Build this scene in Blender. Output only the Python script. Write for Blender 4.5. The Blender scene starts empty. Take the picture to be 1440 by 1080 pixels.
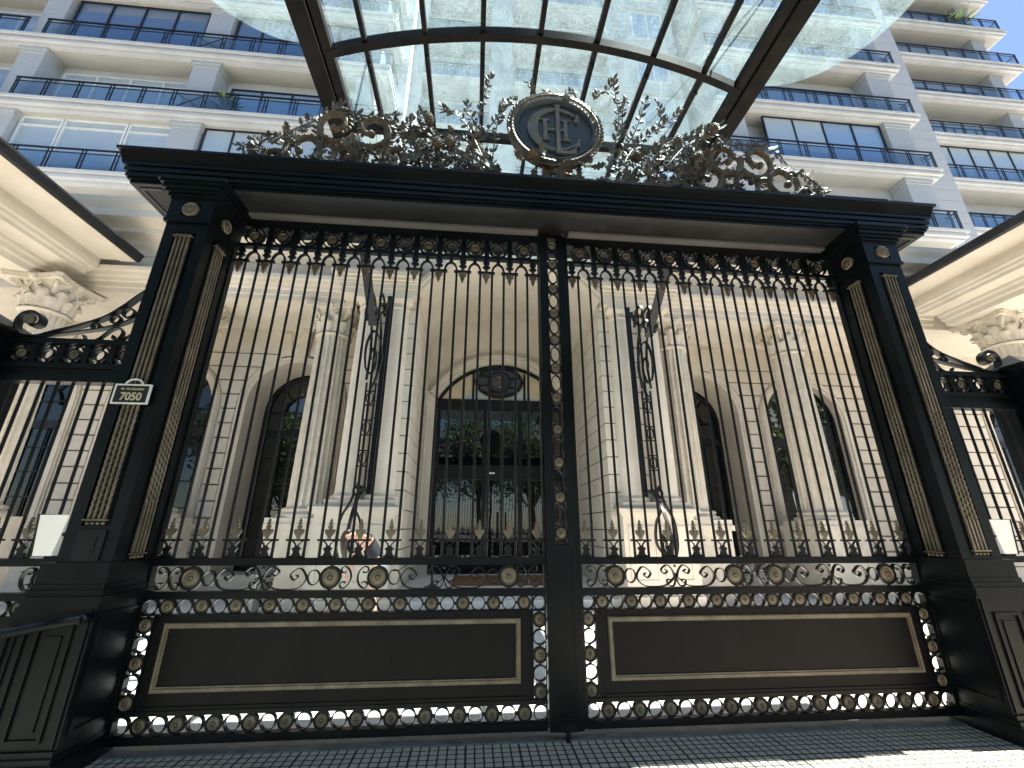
import bpy, math, random
from math import sin, cos, pi, sqrt, radians, atan2
from mathutils import Vector, Matrix
random.seed(7)
scn = bpy.context.scene
C = scn.collection
V = Vector

# ------------------------------------------------------------------ materials
def new_mat(name):
    m = bpy.data.materials.new(name); m.use_nodes = True
    nt = m.node_tree
    return m, nt, nt.nodes['Principled BSDF']

def N(nt, t, **kw):
    n = nt.nodes.new(t)
    for k, v in kw.items():
        if k in n.inputs: n.inputs[k].default_value = v
        else: setattr(n, k, v)
    return n

def coords(nt, scale=(1, 1, 1)):
    tc = N(nt, 'ShaderNodeNewGeometry')
    mp = N(nt, 'ShaderNodeMapping'); mp.inputs['Scale'].default_value = scale
    nt.links.new(tc.outputs['Position'], mp.inputs['Vector'])
    return mp.outputs['Vector']

def varied(name, c1, c2, scale=3.0, rough=0.6, metal=0.0, bump=0.0, bscale=60.0, stretch=(1, 1, 1), spec=0.5, rvar=0.0, detail=6.0, lo=0.35, hi=0.65):
    m, nt, b = new_mat(name)
    vec = coords(nt, stretch)
    n = N(nt, 'ShaderNodeTexNoise', Scale=scale, Detail=detail, Roughness=0.6)
    nt.links.new(vec, n.inputs['Vector'])
    r = N(nt, 'ShaderNodeValToRGB')
    r.color_ramp.elements[0].position = lo; r.color_ramp.elements[0].color = (*c1, 1)
    r.color_ramp.elements[1].position = hi; r.color_ramp.elements[1].color = (*c2, 1)
    nt.links.new(n.outputs['Fac'], r.inputs['Fac'])
    nt.links.new(r.outputs['Color'], b.inputs['Base Color'])
    b.inputs['Roughness'].default_value = rough; b.inputs['Metallic'].default_value = metal
    b.inputs['Specular IOR Level'].default_value = spec
    if rvar:
        mr = N(nt, 'ShaderNodeMapRange'); mr.inputs['To Min'].default_value = rough - rvar; mr.inputs['To Max'].default_value = rough + rvar
        nt.links.new(n.outputs['Fac'], mr.inputs['Value']); nt.links.new(mr.outputs['Result'], b.inputs['Roughness'])
    if bump:
        n2 = N(nt, 'ShaderNodeTexNoise', Scale=bscale, Detail=4.0)
        nt.links.new(vec, n2.inputs['Vector'])
        bp = N(nt, 'ShaderNodeBump', Strength=bump, Distance=0.01)
        nt.links.new(n2.outputs['Fac'], bp.inputs['Height']); nt.links.new(bp.outputs['Normal'], b.inputs['Normal'])
    return m

M = {}
M['black'] = varied('black_paint', (.0022, .0034, .0048), (.005, .0072, .0095), 2.5, .34, 0, .06, 35, spec=.2, rvar=.08)
M['soffit'] = varied('weathered_black_paint', (.004, .004, .005), (.026, .026, .029), 2.2, .5, 0, .1, 30, stretch=(.35, 1, 1), lo=.42, hi=.78)
M['strip'] = varied('painted_bounce_grey', (.15, .15, .158), (.22, .22, .23), 4, .45, .2, stretch=(.3, 1, 1))  # lighter grey paints in the courtyard light bounced under the lintel
M['panel'] = varied('dusty_black_panel', (.0022, .0024, .004), (.0075, .0068, .0088), 1.6, .42, 0, .03, 30, stretch=(2.5, 1, .35), spec=.17, rvar=.1)
M['iron'] = varied('wrought_iron', (.003, .0035, .0045), (.008, .009, .011), 8, .4, 0, .05, 80, spec=.3)
M['gold'] = varied('dull_gold_paint', (.13, .108, .078), (.225, .19, .14), 7, .5, .35, .15, 120)
M['bronze'] = varied('aged_bronze', (.07, .05, .033), (.21, .16, .11), 9, .5, .2, .25, 60)
M['bronzeleaf'] = varied('aged_bronze_leaf', (.06, .052, .042), (.19, .165, .13), 12, .5, .15, .2, 60)
M['letter'] = varied('patinated_letter', (.12, .112, .10), (.18, .168, .145), 12, .6, .1, .1, 80)
M['medal'] = varied('medallion_black', (.016, .022, .027), (.030, .038, .044), 8, .38, .1, .1, 60)
M['steel'] = varied('canopy_steel', (.004, .004, .0045), (.013, .0105, .010), 4, .6, 0, .1, 50, spec=.12)
M['stone'] = varied('limestone', (.56, .505, .425), (.65, .595, .515), 1.3, .78, 0, .25, 45, rvar=.05)
M['stonegroove'] = varied('mortar_joint', (.10, .085, .06), (.17, .14, .10), 6, .9)
M['stone2'] = varied('carved_limestone', (.55, .495, .41), (.67, .61, .515), 5, .8, 0, .3, 60)
M['tstone'] = varied('tower_stone', (.52, .525, .525), (.60, .605, .605), .9, .8, 0, .15, 30)
M['tsoffit'] = varied('tower_soffit_plaster', (.44, .43, .395), (.50, .49, .45), .7, .9)
M['granite'] = varied('grey_granite', (.40, .415, .43), (.50, .515, .53), 25, .7, 0, .1, 60)
M['white'] = varied('white_window_paint', (.72, .73, .73), (.80, .80, .80), 3, .45)
M['sign_black'] = varied('sign_black', (.008, .009, .012), (.014, .015, .018), 6, .35)
M['sign_white'] = varied('sign_white', (.74, .74, .72), (.82, .82, .80), 6, .4)
M['gutter'] = varied('gutter_metal', (.010, .012, .015), (.022, .025, .03), 3, .4, .2, .08, 30)
M['gtop'] = varied('dark_rail', (.008, .010, .016), (.016, .02, .028), 6, .4, .2)
M['court'] = varied('courtyard_paving', (.66, .645, .61), (.76, .745, .71), 4, .7, 0, .1, 30)
M['road'] = varied('asphalt', (.04, .04, .042), (.06, .06, .06), 9, .9, 0, .2, 90)
M['matfib'] = varied('coir_mat', (.16, .085, .04), (.25, .14, .07), 20, .95, 0, .4, 120)
M['rubber'] = varied('black_rubber', (.01, .01, .012), (.02, .02, .022), 10, .6)
M['skin'] = varied('skin', (.58, .31, .22), (.66, .37, .27), 10, .5)
M['hair'] = varied('dark_hair', (.015, .009, .007), (.035, .02, .014), 30, .45)
M['shirt'] = varied('black_shirt', (.008, .008, .012), (.016, .016, .022), 20, .9)
M['denim'] = varied('denim', (.16, .2, .27), (.26, .31, .38), 40, .9)
M['trunk'] = varied('bark', (.08, .06, .045), (.17, .13, .10), 8, .9, 0, .5, 30)
M['cream'] = varied('cream_lobby_glass', (.50, .41, .27), (.62, .53, .37), 1.2, .35)
M['signgold'] = varied('sign_lettering', (.50, .45, .30), (.60, .55, .38), 6, .5)
M['lampwhite'] = varied('white_lamp_glass', (.72, .71, .67), (.80, .79, .75), 5, .35)
lb = M['lampwhite'].node_tree.nodes['Principled BSDF']; lb.inputs['Emission Color'].default_value = (1, .98, .92, 1); lb.inputs['Emission Strength'].default_value = .06
M['wood'] = varied('wood_ceiling', (.35, .16, .05), (.5, .25, .08), 6, .5, stretch=(1, 6, 6))  # orange-brown wood with grain running along x
M['sill'] = varied('dark_stone_sill', (.10, .11, .11), (.17, .18, .18), 9, .6, 0, .1, 60)

def leafmat(name, c1, c2):
    m, nt, b = new_mat(name)
    oi = N(nt, 'ShaderNodeNewGeometry')
    r = N(nt, 'ShaderNodeValToRGB')
    r.color_ramp.elements[0].color = (*c1, 1); r.color_ramp.elements[1].color = (*c2, 1)
    nt.links.new(oi.outputs['Random Per Island'], r.inputs['Fac'])
    nt.links.new(r.outputs['Color'], b.inputs['Base Color'])
    b.inputs['Roughness'].default_value = .5
    tl = N(nt, 'ShaderNodeBsdfTranslucent'); nt.links.new(r.outputs['Color'], tl.inputs['Color'])
    mx = N(nt, 'ShaderNodeMixShader', Fac=.35)
    nt.links.new(b.outputs[0], mx.inputs[1]); nt.links.new(tl.outputs[0], mx.inputs[2])
    nt.links.new(mx.outputs[0], nt.nodes['Material Output'].inputs['Surface'])
    return m
M['leaf'] = leafmat('tree_leaf', (.035, .07, .018), (.11, .17, .04))
M['palm'] = leafmat('palm_leaf', (.05, .09, .03), (.12, .16, .06))

def glassmat(name, col, rough, ior, coat=0.0):
    m, nt, b = new_mat(name)
    b.inputs['Base Color'].default_value = (*col, 1)
    b.inputs['Roughness'].default_value = rough
    b.inputs['IOR'].default_value = ior
    b.inputs['Specular IOR Level'].default_value = .5
    vec = coords(nt)
    n2 = N(nt, 'ShaderNodeTexNoise', Scale=.9, Detail=1.0)
    nt.links.new(vec, n2.inputs['Vector'])
    bp = N(nt, 'ShaderNodeBump', Strength=.25, Distance=.02)
    nt.links.new(n2.outputs['Fac'], bp.inputs['Height']); nt.links.new(bp.outputs['Normal'], b.inputs['Normal'])
    return m
M['doorglass'] = glassmat('dark_door_glass', (.004, .005, .007), .015, 1.9)
M['winglass'] = glassmat('lobby_window_glass', (.006, .008, .010), .02, 1.55)
M['tglass1'] = glassmat('tower_glass_blue', (.24, .37, .55), .03, 2.1)
M['tglass2'] = glassmat('tower_glass_dark', (.10, .16, .27), .03, 2.1)
M['tglass3'] = glassmat('tower_glass_blind', (.42, .50, .56), .05, 1.9)
M['fanglass'] = glassmat('grey_medallion_glass', (.05, .055, .06), .1, 1.6)

def railglass():
    m, nt, b = new_mat('railing_glass')
    b.inputs['Base Color'].default_value = (.12, .2, .32, 1); b.inputs['Roughness'].default_value = .04
    b.inputs['IOR'].default_value = 1.8
    t = N(nt, 'ShaderNodeBsdfTransparent'); t.inputs['Color'].default_value = (.80, .88, .95, 1)
    mx = N(nt, 'ShaderNodeMixShader', Fac=.22)
    nt.links.new(t.outputs[0], mx.inputs[1]); nt.links.new(b.outputs[0], mx.inputs[2])
    nt.links.new(mx.outputs[0], nt.nodes['Material Output'].inputs['Surface'])
    return m
M['railglass'] = railglass()
def clearglass():
    m, nt, b = new_mat('clear_window_glass')
    b.inputs['Base Color'].default_value = (.02, .025, .03, 1); b.inputs['Roughness'].default_value = .02; b.inputs['IOR'].default_value = 1.7
    t = N(nt, 'ShaderNodeBsdfTransparent'); t.inputs['Color'].default_value = (.86, .92, .90, 1)
    mx = N(nt, 'ShaderNodeMixShader', Fac=.3); nt.links.new(t.outputs[0], mx.inputs[1]); nt.links.new(b.outputs[0], mx.inputs[2])
    nt.links.new(mx.outputs[0], nt.nodes['Material Output'].inputs['Surface'])
    return m
M['clearglass'] = clearglass()

def canopyglass():
    m, nt, b = new_mat('dusty_canopy_glass')
    vec = coords(nt, (1, 1, 1))
    n = N(nt, 'ShaderNodeTexNoise', Scale=2.2, Detail=8.0, Roughness=.7, Distortion=1.2)
    nt.links.new(vec, n.inputs['Vector'])
    n3 = N(nt, 'ShaderNodeTexNoise', Scale=40.0, Detail=3.0)
    nt.links.new(vec, n3.inputs['Vector'])
    ad = N(nt, 'ShaderNodeMath', operation='MULTIPLY'); nt.links.new(n.outputs['Fac'], ad.inputs[0]); nt.links.new(n3.outputs['Fac'], ad.inputs[1])
    mr = N(nt, 'ShaderNodeMapRange'); mr.inputs['From Min'].default_value = .15; mr.inputs['From Max'].default_value = .4
    mr.inputs['To Min'].default_value = .04; mr.inputs['To Max'].default_value = .16
    nt.links.new(ad.outputs[0], mr.inputs['Value'])
    tr = N(nt, 'ShaderNodeBsdfTransparent'); tr.inputs['Color'].default_value = (.85, .93, .96, 1)
    tl = N(nt, 'ShaderNodeBsdfTranslucent'); tl.inputs['Color'].default_value = (.34, .42, .43, 1)
    mx = N(nt, 'ShaderNodeMixShader'); nt.links.new(mr.outputs['Result'], mx.inputs['Fac'])
    nt.links.new(tr.outputs[0], mx.inputs[1]); nt.links.new(tl.outputs[0], mx.inputs[2])
    gl = N(nt, 'ShaderNodeBsdfGlossy'); gl.inputs['Roughness'].default_value = .05; gl.inputs['Color'].default_value = (.8, .9, .95, 1)
    lw = N(nt, 'ShaderNodeLayerWeight', Blend=.12)
    mx2 = N(nt, 'ShaderNodeMixShader'); nt.links.new(lw.outputs['Fresnel'], mx2.inputs['Fac'])
    nt.links.new(mx.outputs[0], mx2.inputs[1]); nt.links.new(gl.outputs[0], mx2.inputs[2])
    nt.links.new(mx2.outputs[0], nt.nodes['Material Output'].inputs['Surface'])
    return m
M['canopyglass'] = canopyglass()

def tiles():
    m, nt, b = new_mat('pavement_tiles')
    vec = coords(nt)
    def grid(size, mortar):
        br = N(nt, 'ShaderNodeTexBrick', offset=0.0, squash=1.0)
        br.inputs['Scale'].default_value = 1.0
        br.inputs['Brick Width'].default_value = size; br.inputs['Row Height'].default_value = size
        br.inputs['Mortar Size'].default_value = mortar; br.inputs['Mortar Smooth'].default_value = .15
        nt.links.new(vec, br.inputs['Vector'])
        return br
    g1 = grid(.066, .0065); g2 = grid(.396, .009)
    n = N(nt, 'ShaderNodeTexNoise', Scale=6.0, Detail=8.0, Roughness=.7); nt.links.new(vec, n.inputs['Vector'])
    r = N(nt, 'ShaderNodeValToRGB'); r.color_ramp.elements[0].position = .3; r.color_ramp.elements[0].color = (.48, .425, .335, 1)
    r.color_ramp.elements[1].position = .72; r.color_ramp.elements[1].color = (.62, .56, .45, 1)
    nt.links.new(n.outputs['Fac'], r.inputs['Fac'])
    mxv = N(nt, 'ShaderNodeMath', operation='MAXIMUM'); nt.links.new(g1.outputs['Fac'], mxv.inputs[0]); nt.links.new(g2.outputs['Fac'], mxv.inputs[1])
    mix = N(nt, 'ShaderNodeMix', data_type='RGBA'); nt.links.new(mxv.outputs[0], mix.inputs[0])
    nt.links.new(r.outputs['Color'], mix.inputs[6]); mix.inputs[7].default_value = (.03, .027, .024, 1)
    nt.links.new(mix.outputs[2], b.inputs['Base Color'])
    b.inputs['Roughness'].default_value = .75
    inv = N(nt, 'ShaderNodeMath', operation='SUBTRACT'); inv.inputs[0].default_value = 1.0; nt.links.new(mxv.outputs[0], inv.inputs[1])
    bp = N(nt, 'ShaderNodeBump', Strength=.6, Distance=.006); nt.links.new(inv.outputs[0], bp.inputs['Height']); nt.links.new(bp.outputs['Normal'], b.inputs['Normal'])
    return m
M['tiles'] = tiles()

# ------------------------------------------------------------------ mesh builder
class MB:
    def __init__(s): s.v = []; s.f = []
    def add(s, vs, fs):
        o = len(s.v); s.v += [tuple(p) for p in vs]; s.f += [tuple(i + o for i in f) for f in fs]; return s
    def box(s, a, b):
        x0, y0, z0 = a; x1, y1, z1 = b
        if x0 > x1: x0, x1 = x1, x0
        if y0 > y1: y0, y1 = y1, y0
        if z0 > z1: z0, z1 = z1, z0
        return s.add([(x0,y0,z0),(x1,y0,z0),(x1,y1,z0),(x0,y1,z0),(x0,y0,z1),(x1,y0,z1),(x1,y1,z1),(x0,y1,z1)],
              [(0,3,2,1),(4,5,6,7),(0,1,5,4),(1,2,6,5),(2,3,7,6),(3,0,4,7)])
    def bar(s, p, q, w, h, up=(0, 0, 1)):
        p, q = V(p), V(q); d = (q - p).normalized(); u = V(up)
        if abs(d.dot(u)) > .95: u = V((1, 0, 0))
        r = d.cross(u).normalized(); u = r.cross(d).normalized()
        vs = []
        for c in (p, q):
            for a, b in ((-1,-1),(1,-1),(1,1),(-1,1)): vs.append(c + r * a * w / 2 + u * b * h / 2)
        return s.add(vs, [(3,2,1,0),(4,5,6,7),(0,1,5,4),(1,2,6,5),(2,3,7,6),(3,0,4,7)])
    def tube(s, pts, r, n=8, closed=False):
        pts = [V(p) for p in pts]; k = len(pts)
        rs = r if isinstance(r, (list, tuple)) else [r] * k
        vs = []; prev = None
        for i in range(k):
            a = pts[i - 1] if (i > 0 or closed) else pts[i]
            b = pts[(i + 1) % k] if (i < k - 1 or closed) else pts[i]
            d = (b - a).normalized()
            if prev is None:
                u = V((0, 0, 1)) if abs(d.z) < .9 else V((0, 1, 0))
            else: u = prev
            u = (u - d * u.dot(d))
            if u.length < 1e-5: u = d.orthogonal()
            u.normalize(); prev = u; w = d.cross(u)
            for j in range(n):
                t = 2 * pi * j / n
                vs.append(pts[i] + (u * cos(t) + w * sin(t)) * rs[i])
        fs = []
        m = k if closed else k - 1
        for i in range(m):
            for j in range(n):
                a = i * n + j; b = i * n + (j + 1) % n; c = ((i + 1) % k) * n + (j + 1) % n; d = ((i + 1) % k) * n + j
                fs.append((a, b, c, d))
        if not closed:
            fs.append(tuple(reversed(range(n)))); fs.append(tuple(range((k - 1) * n, k * n)))
        return s.add(vs, fs)
    def lathe(s, prof, n=24, c=(0, 0, 0), axis='z', mod=None):
        vs = []; k = len(prof)
        for i, (r, h) in enumerate(prof):
            for j in range(n):
                t = 2 * pi * j / n; q = r * (mod(t, i) if mod else 1)
                a, b = q * cos(t), q * sin(t)
                if axis == 'z': p = (c[0] + a, c[1] + b, c[2] + h)
                elif axis == 'y': p = (c[0] + a, c[1] + h, c[2] - b)
                else: p = (c[0] + h, c[1] + a, c[2] + b)
                vs.append(p)
        fs = []
        for i in range(k - 1):
            for j in range(n): fs.append((i*n+j, i*n+(j+1)%n, (i+1)*n+(j+1)%n, (i+1)*n+j))
        fs.append(tuple(reversed(range(n)))); fs.append(tuple(range((k-1)*n, k*n)))
        return s.add(vs, fs)
    def prism(s, poly, d0, d1, axis='y'):
        def P(a, b, d):
            return (a, d, b) if axis == 'y' else ((d, a, b) if axis == 'x' else (a, b, d))
        k = len(poly)
        vs = [P(a, b, d0) for a, b in poly] + [P(a, b, d1) for a, b in poly]
        fs = [tuple(range(k)), tuple(reversed(range(k, 2 * k)))]
        for i in range(k):
            j = (i + 1) % k; fs.append((i, i + k, j + k, j))
        return s.add(vs, fs)
    def strap(s, path, t, d0, d1, axis='y', closed=False):
        # flat bar: path in the plane normal to axis, thickness t (number or list), extruded d0..d1
        k = len(path); ts = t if isinstance(t, (list, tuple)) else [t] * k
        L = []; R = []
        for i in range(k):
            a = path[i - 1] if (i > 0 or closed) else path[i]; b = path[(i + 1) % k] if (i < k - 1 or closed) else path[i]
            dx, dz = b[0] - a[0], b[1] - a[1]; q = sqrt(dx * dx + dz * dz) or 1
            nx, nz = -dz / q, dx / q
            L.append((path[i][0] + nx * ts[i] / 2, path[i][1] + nz * ts[i] / 2)); R.append((path[i][0] - nx * ts[i] / 2, path[i][1] - nz * ts[i] / 2))
        def P(a, b, d): return (a, d, b) if axis == 'y' else ((d, a, b) if axis == 'x' else (a, b, d))
        vs = []
        for i in range(k): vs += [P(*L[i], d0), P(*R[i], d0), P(*R[i], d1), P(*L[i], d1)]
        fs = []
        for i in range(k if closed else k - 1):
            a, b = 4 * i, 4 * ((i + 1) % k)
            for j in range(4): fs.append((a + j, a + (j + 1) % 4, b + (j + 1) % 4, b + j))
        if not closed: fs += [(0, 3, 2, 1), (4*k-4, 4*k-3, 4*k-2, 4*k-1)]
        return s.add(vs, fs)
    def ring(s, c, rx, rz, t, y0, y1, n=20, axis='y'):
        return s.strap([(c[0] + rx * cos(2*pi*i/n), c[1] + rz * sin(2*pi*i/n)) for i in range(n)], t, y0, y1, axis, True)
    def extrude_x(s, prof, x0, x1):   # prof list of (y,z) closed polygon
        return s.prism(prof, x0, x1, 'x')
    def sphere(s, c, r, n=10, m=7, sc=(1, 1, 1)):
        prof = [(max(r * sin(pi * i / m), 1e-4) , -r * cos(pi * i / m)) for i in range(m + 1)]
        b = MB().lathe(prof, n)
        return s.add([(c[0] + x * sc[0], c[1] + y * sc[1], c[2] + z * sc[2]) for x, y, z in b.v], b.f)
    def merge(s, o, f=lambda p: p):
        return s.add([f(p) for p in o.v], o.f)
    def mirror(s):
        b = MB(); b.v = [(-x, y, z) for x, y, z in s.v]; b.f = [tuple(reversed(f)) for f in s.f]; return b
    def mesh(s, name, mat, smooth=True, angle=32):
        me = bpy.data.meshes.new(name); me.from_pydata(s.v, [], s.f); me.validate(); 
        import bmesh
        bm = bmesh.new(); bm.from_mesh(me); bmesh.ops.recalc_face_normals(bm, faces=bm.faces); bm.to_mesh(me); bm.free()
        me.materials.append(M[mat] if isinstance(mat, str) else mat)
        if smooth:
            me.polygons.foreach_set('use_smooth', [True] * len(me.polygons)); me.set_sharp_from_angle(angle=radians(angle))
        me.update(); return me

wl = {}
def link(name, data, parent=None, loc=(0, 0, 0), scale=None, rot=None):
    o = bpy.data.objects.new(name, data); C.objects.link(o)
    loc = V(loc)
    if parent is not None:
        o.parent = parent; o.location = loc - wl[parent.name]
    else: o.location = loc
    wl[o.name] = loc
    if scale: o.scale = scale
    if rot: o.rotation_euler = rot
    return o
def thing(name, label, cat, loc=(0, 0, 0), group=None):
    o = link(name, None, None, loc); o['label'] = label; o['category'] = cat
    if group: o['group'] = group
    return o
def part(name, mb, mat, parent, loc=(0, 0, 0), smooth=True, label=None, angle=32):
    me = mb if isinstance(mb, bpy.types.Mesh) else mb.mesh(name, mat, smooth, angle)
    o = link(name, me, parent, loc)
    if label: o['label'] = label
    return o
def solo(name, mb, mat, label, cat, group=None, loc=(0, 0, 0), smooth=True):
    o = link(name, mb if isinstance(mb, bpy.types.Mesh) else mb.mesh(name, mat, smooth), None, loc); o['label'] = label; o['category'] = cat
    if group: o['group'] = group
    return o
def struct(name, mb, mat):
    o = link(name, mb.mesh(name, mat, False)); o['kind'] = 'structure'; return o
def text_mb(txt, size, x, y, z, depth=.004, bold=0.0, fit=None):
    cu = bpy.data.curves.new('t', 'FONT'); cu.body = txt; cu.size = size; cu.align_x = 'CENTER'; cu.align_y = 'CENTER'
    cu.extrude = depth / 2; cu.offset = bold
    o = bpy.data.objects.new('t', cu); C.objects.link(o)
    dg = bpy.context.evaluated_depsgraph_get(); me = bpy.data.meshes.new_from_object(o.evaluated_get(dg))
    b = MB(); xs = [v.co.x for v in me.vertices]; w = (max(xs) - min(xs)) if xs else 1
    k = (fit / w) if fit else 1
    b.v = [(x + v.co.x * k, y - v.co.z, z + v.co.y) for v in me.vertices]; b.f = [tuple(p.vertices) for p in me.polygons]
    bpy.data.objects.remove(o); bpy.data.curves.remove(cu); bpy.data.meshes.remove(me)
    return b
def spiral(cx, cz, r0, r1, a0, a1, n=24, sx=1.0):
    return [(cx + sx * (r0 + (r1 - r0) * i / n) * cos(a0 + (a1 - a0) * i / n), cz + (r0 + (r1 - r0) * i / n) * sin(a0 + (a1 - a0) * i / n)) for i in range(n + 1)]
def bez(pts, n=14):
    # Catmull-Rom through points (any dimension)
    P = [pts[0]] + list(pts) + [pts[-1]]; out = []
    for i in range(1, len(P) - 2):
        for k in range(n):
            t = k / n
            out.append(tuple(.5 * ((2*b) + (-a + c) * t + (2*a - 5*b + 4*c - d) * t*t + (-a + 3*b - 3*c + d) * t**3) for a, b, c, d in zip(P[i-1], P[i], P[i+1], P[i+2])))
    out.append(tuple(pts[-1])); return out

# ------------------------------------------------------------------ camera, sky, sun
cam = bpy.data.cameras.new('camera'); co = bpy.data.objects.new('camera', cam); C.objects.link(co)
cam.sensor_width = 36; cam.lens = 591.4653 / 1440 * 36; cam.clip_end = 3000; cam.clip_start = .05
yaw, pit, roll = 0.086875, 0.330405, 0.00299
fwd = V((sin(yaw) * cos(pit), cos(yaw) * cos(pit), sin(pit))); rt0 = V((cos(yaw), -sin(yaw), 0)); up0 = rt0.cross(fwd)
rt = rt0 * cos(roll) + up0 * sin(roll); up = up0 * cos(roll) - rt0 * sin(roll)
mw = Matrix((rt, up, -fwd)).transposed().to_4x4(); mw.translation = V((-0.7895, -3.9476, 1.5414)); co.matrix_world = mw
scn.camera = co

SUN_EL, SUN_AZ = radians(69), radians(91.9)
sd = V((cos(SUN_EL) * sin(SUN_AZ), cos(SUN_EL) * cos(SUN_AZ), sin(SUN_EL)))
w = bpy.data.worlds.new('World'); scn.world = w; w.use_nodes = True
nt = w.node_tree; bg = nt.nodes['Background']
sky = nt.nodes.new('ShaderNodeTexSky'); sky.sky_type = 'NISHITA'; sky.sun_disc = False
sky.sun_elevation = SUN_EL; sky.sun_rotation = SUN_AZ; sky.air_density = 1.0; sky.dust_density = .3; sky.ozone_density = 3.0
tc = nt.nodes.new('ShaderNodeTexCoord'); mp = nt.nodes.new('ShaderNodeMapping'); mp.inputs['Scale'].default_value = (1, 1, 2.2); mp.inputs['Location'].default_value = (3.3, 1.7, .4)
nt.links.new(tc.outputs['Generated'], mp.inputs['Vector'])
cn = nt.nodes.new('ShaderNodeTexNoise'); cn.inputs['Scale'].default_value = 2.6; cn.inputs['Detail'].default_value = 8; cn.inputs['Roughness'].default_value = .58
nt.links.new(mp.outputs['Vector'], cn.inputs['Vector'])
cr = nt.nodes.new('ShaderNodeValToRGB'); cr.color_ramp.elements[0].position = .60; cr.color_ramp.elements[1].position = .78
cr.color_ramp.elements[1].color = (.8, .8, .8, 1)
nt.links.new(cn.outputs['Fac'], cr.inputs['Fac'])
mx = nt.nodes.new('ShaderNodeMix'); mx.data_type = 'RGBA'
nt.links.new(cr.outputs['Color'], mx.inputs[0]); nt.links.new(sky.outputs['Color'], mx.inputs[6]); mx.inputs[7].default_value = (11, 11.3, 12, 1)
nt.links.new(mx.outputs[2], bg.inputs['Color']); bg.inputs['Strength'].default_value = .05
sl = bpy.data.lights.new('sun', 'SUN'); sl.energy = 5.0; sl.angle = radians(.5); sl.color = (1, .93, .82)
so = bpy.data.objects.new('sun', sl); C.objects.link(so); so.rotation_euler = sd.to_track_quat('Z', 'Y').to_euler(); so.location = sd * 60
vs = scn.view_settings; vs.view_transform = 'Standard'; vs.look = 'None'; vs.gamma = 1; vs.exposure = 2.15
scn.cycles.max_bounces = 8; scn.cycles.diffuse_bounces = 5; scn.cycles.glossy_bounces = 4; scn.cycles.transparent_max_bounces = 16
scn.cycles.use_denoising = True; scn.cycles.sample_clamp_indirect = 8

# ------------------------------------------------------------------ ground
struct('road', MB().box((-400, -400, -.3), (400, 400, -.12)), 'road')
struct('pavement', MB().box((-60, -7.0, -.11), (60, -.075, 0)), 'tiles')
struct('kerb', MB().box((-60, -7.2, -.11), (60, -7.0, .005)), 'granite')
struct('threshold_sill', MB().box((-3.38, -.075, -.1), (3.38, .10, .012)), 'sill')
struct('courtyard_floor', MB().box((-60, .10, -.11), (60, 30, -.004)), 'court')
# ------------------------------------------------------------------ gate leaves
S = 3.195 / 25
def rosette_mb(r, n=40, d=.016):
    sc = lambda t, i: 1 + (.035 * cos(14 * t) if i in (1, 2) else 0)
    return MB().lathe([(.001, d), (r, d), (r * 1.0, -.004), (r * .86, -d * .9), (r * .74, -d * .45), (r * .52, -d * .7), (r * .30, -d * .9), (r * .26, -d * .4), (r * .17, -d * 1.2), (.001, -d * 1.4)], n, (0, 0, 0), 'y', sc)
def ring_mb(rx, rz, t=.010, d=.03, n=28): return MB().ring((0, 0), rx, rz, t, -d / 2, d / 2, n)
def bent(c, r0, r1, a0, a1, n=26): return spiral(c[0], c[1], r0, r1, a0, a1, n)
ros_s = rosette_mb(.050).mesh('rosette', 'gold', True, 40)
ros_m = rosette_mb(.074).mesh('rosette', 'gold', True, 40)
ros_t = rosette_mb(.058).mesh('rosette', 'gold', True, 40)
ring_s = ring_mb(.0545, .0545, .009, .034).mesh('ring', 'iron')
ring_l = ring_mb(.047, .056, .008, .03).mesh('ring', 'iron')
ring_b = ring_mb(.080, .082, .013, .034).mesh('ring', 'iron')
ring_top = MB().ring((0, 0), .096, .098, .014, -.02, .02, 28).ring((0, 0), .056, .058, .010, -.02, .02, 24)
for a in range(4):
    t = a * pi / 2
    ring_top.bar((.055 * cos(t), 0, .055 * sin(t)), (.10 * cos(t), 0, .10 * sin(t)), .02, .02, (0, 1, 0))
ring_top = ring_top.mesh('ring', 'iron')
bar_me = MB().tube([(0, 0, 1.30), (0, 0, 4.17)], .0125, 8).mesh('bar', 'iron')
arch_m = MB(); arch_m.strap([(S/2 * cos(pi * i / 16), 4.17 + S * .82 * sin(pi * i / 16)) for i in range(17)], .019, -.013, .013)
arch_m.bar((0, 0, 4.27), (0, 0, 4.34), .03, .03).bar((-.02, 0, 4.295), (.02, 0, 4.295), .02, .03)
arch_me = arch_m.mesh('bar_arch', 'iron')
# hanging drop between two bars
dm = MB(); dm.bar((-S/2 - .028, 0, 4.166), (S/2 + .028, 0, 4.166), .03, .024)
dm.prism([(-.014, 4.34), (.014, 4.34), (.020, 4.315), (.034, 4.30), (.036, 4.28), (.022, 4.268), (.026, 4.245), (.044, 4.238), (.030, 4.222), (.016, 4.215), (0, 4.20), (-.016, 4.215), (-.030, 4.222), (-.044, 4.238), (-.026, 4.245), (-.022, 4.268), (-.036, 4.28), (-.034, 4.30), (-.020, 4.315)], -.012, .012)
dm.ring((0, 4.187), .014, .014, .007, -.012, .012, 12)
drop_top = dm.mesh('drop_hanger', 'iron')
dl = MB().prism([(-.044, 4.150), (-.018, 4.156), (.018, 4.156), (.044, 4.150), (.034, 4.132), (.046, 4.112), (.026, 4.108), (.020, 4.075), (.012, 4.05), (0, 4.022), (-.012, 4.05), (-.020, 4.075), (-.026, 4.108), (-.046, 4.112), (-.034, 4.132)], -.012, .010)
dl.prism([(-.010, 4.15), (.010, 4.15), (.006, 4.06), (0, 4.035), (-.006, 4.06)], -.020, -.011)
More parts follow.
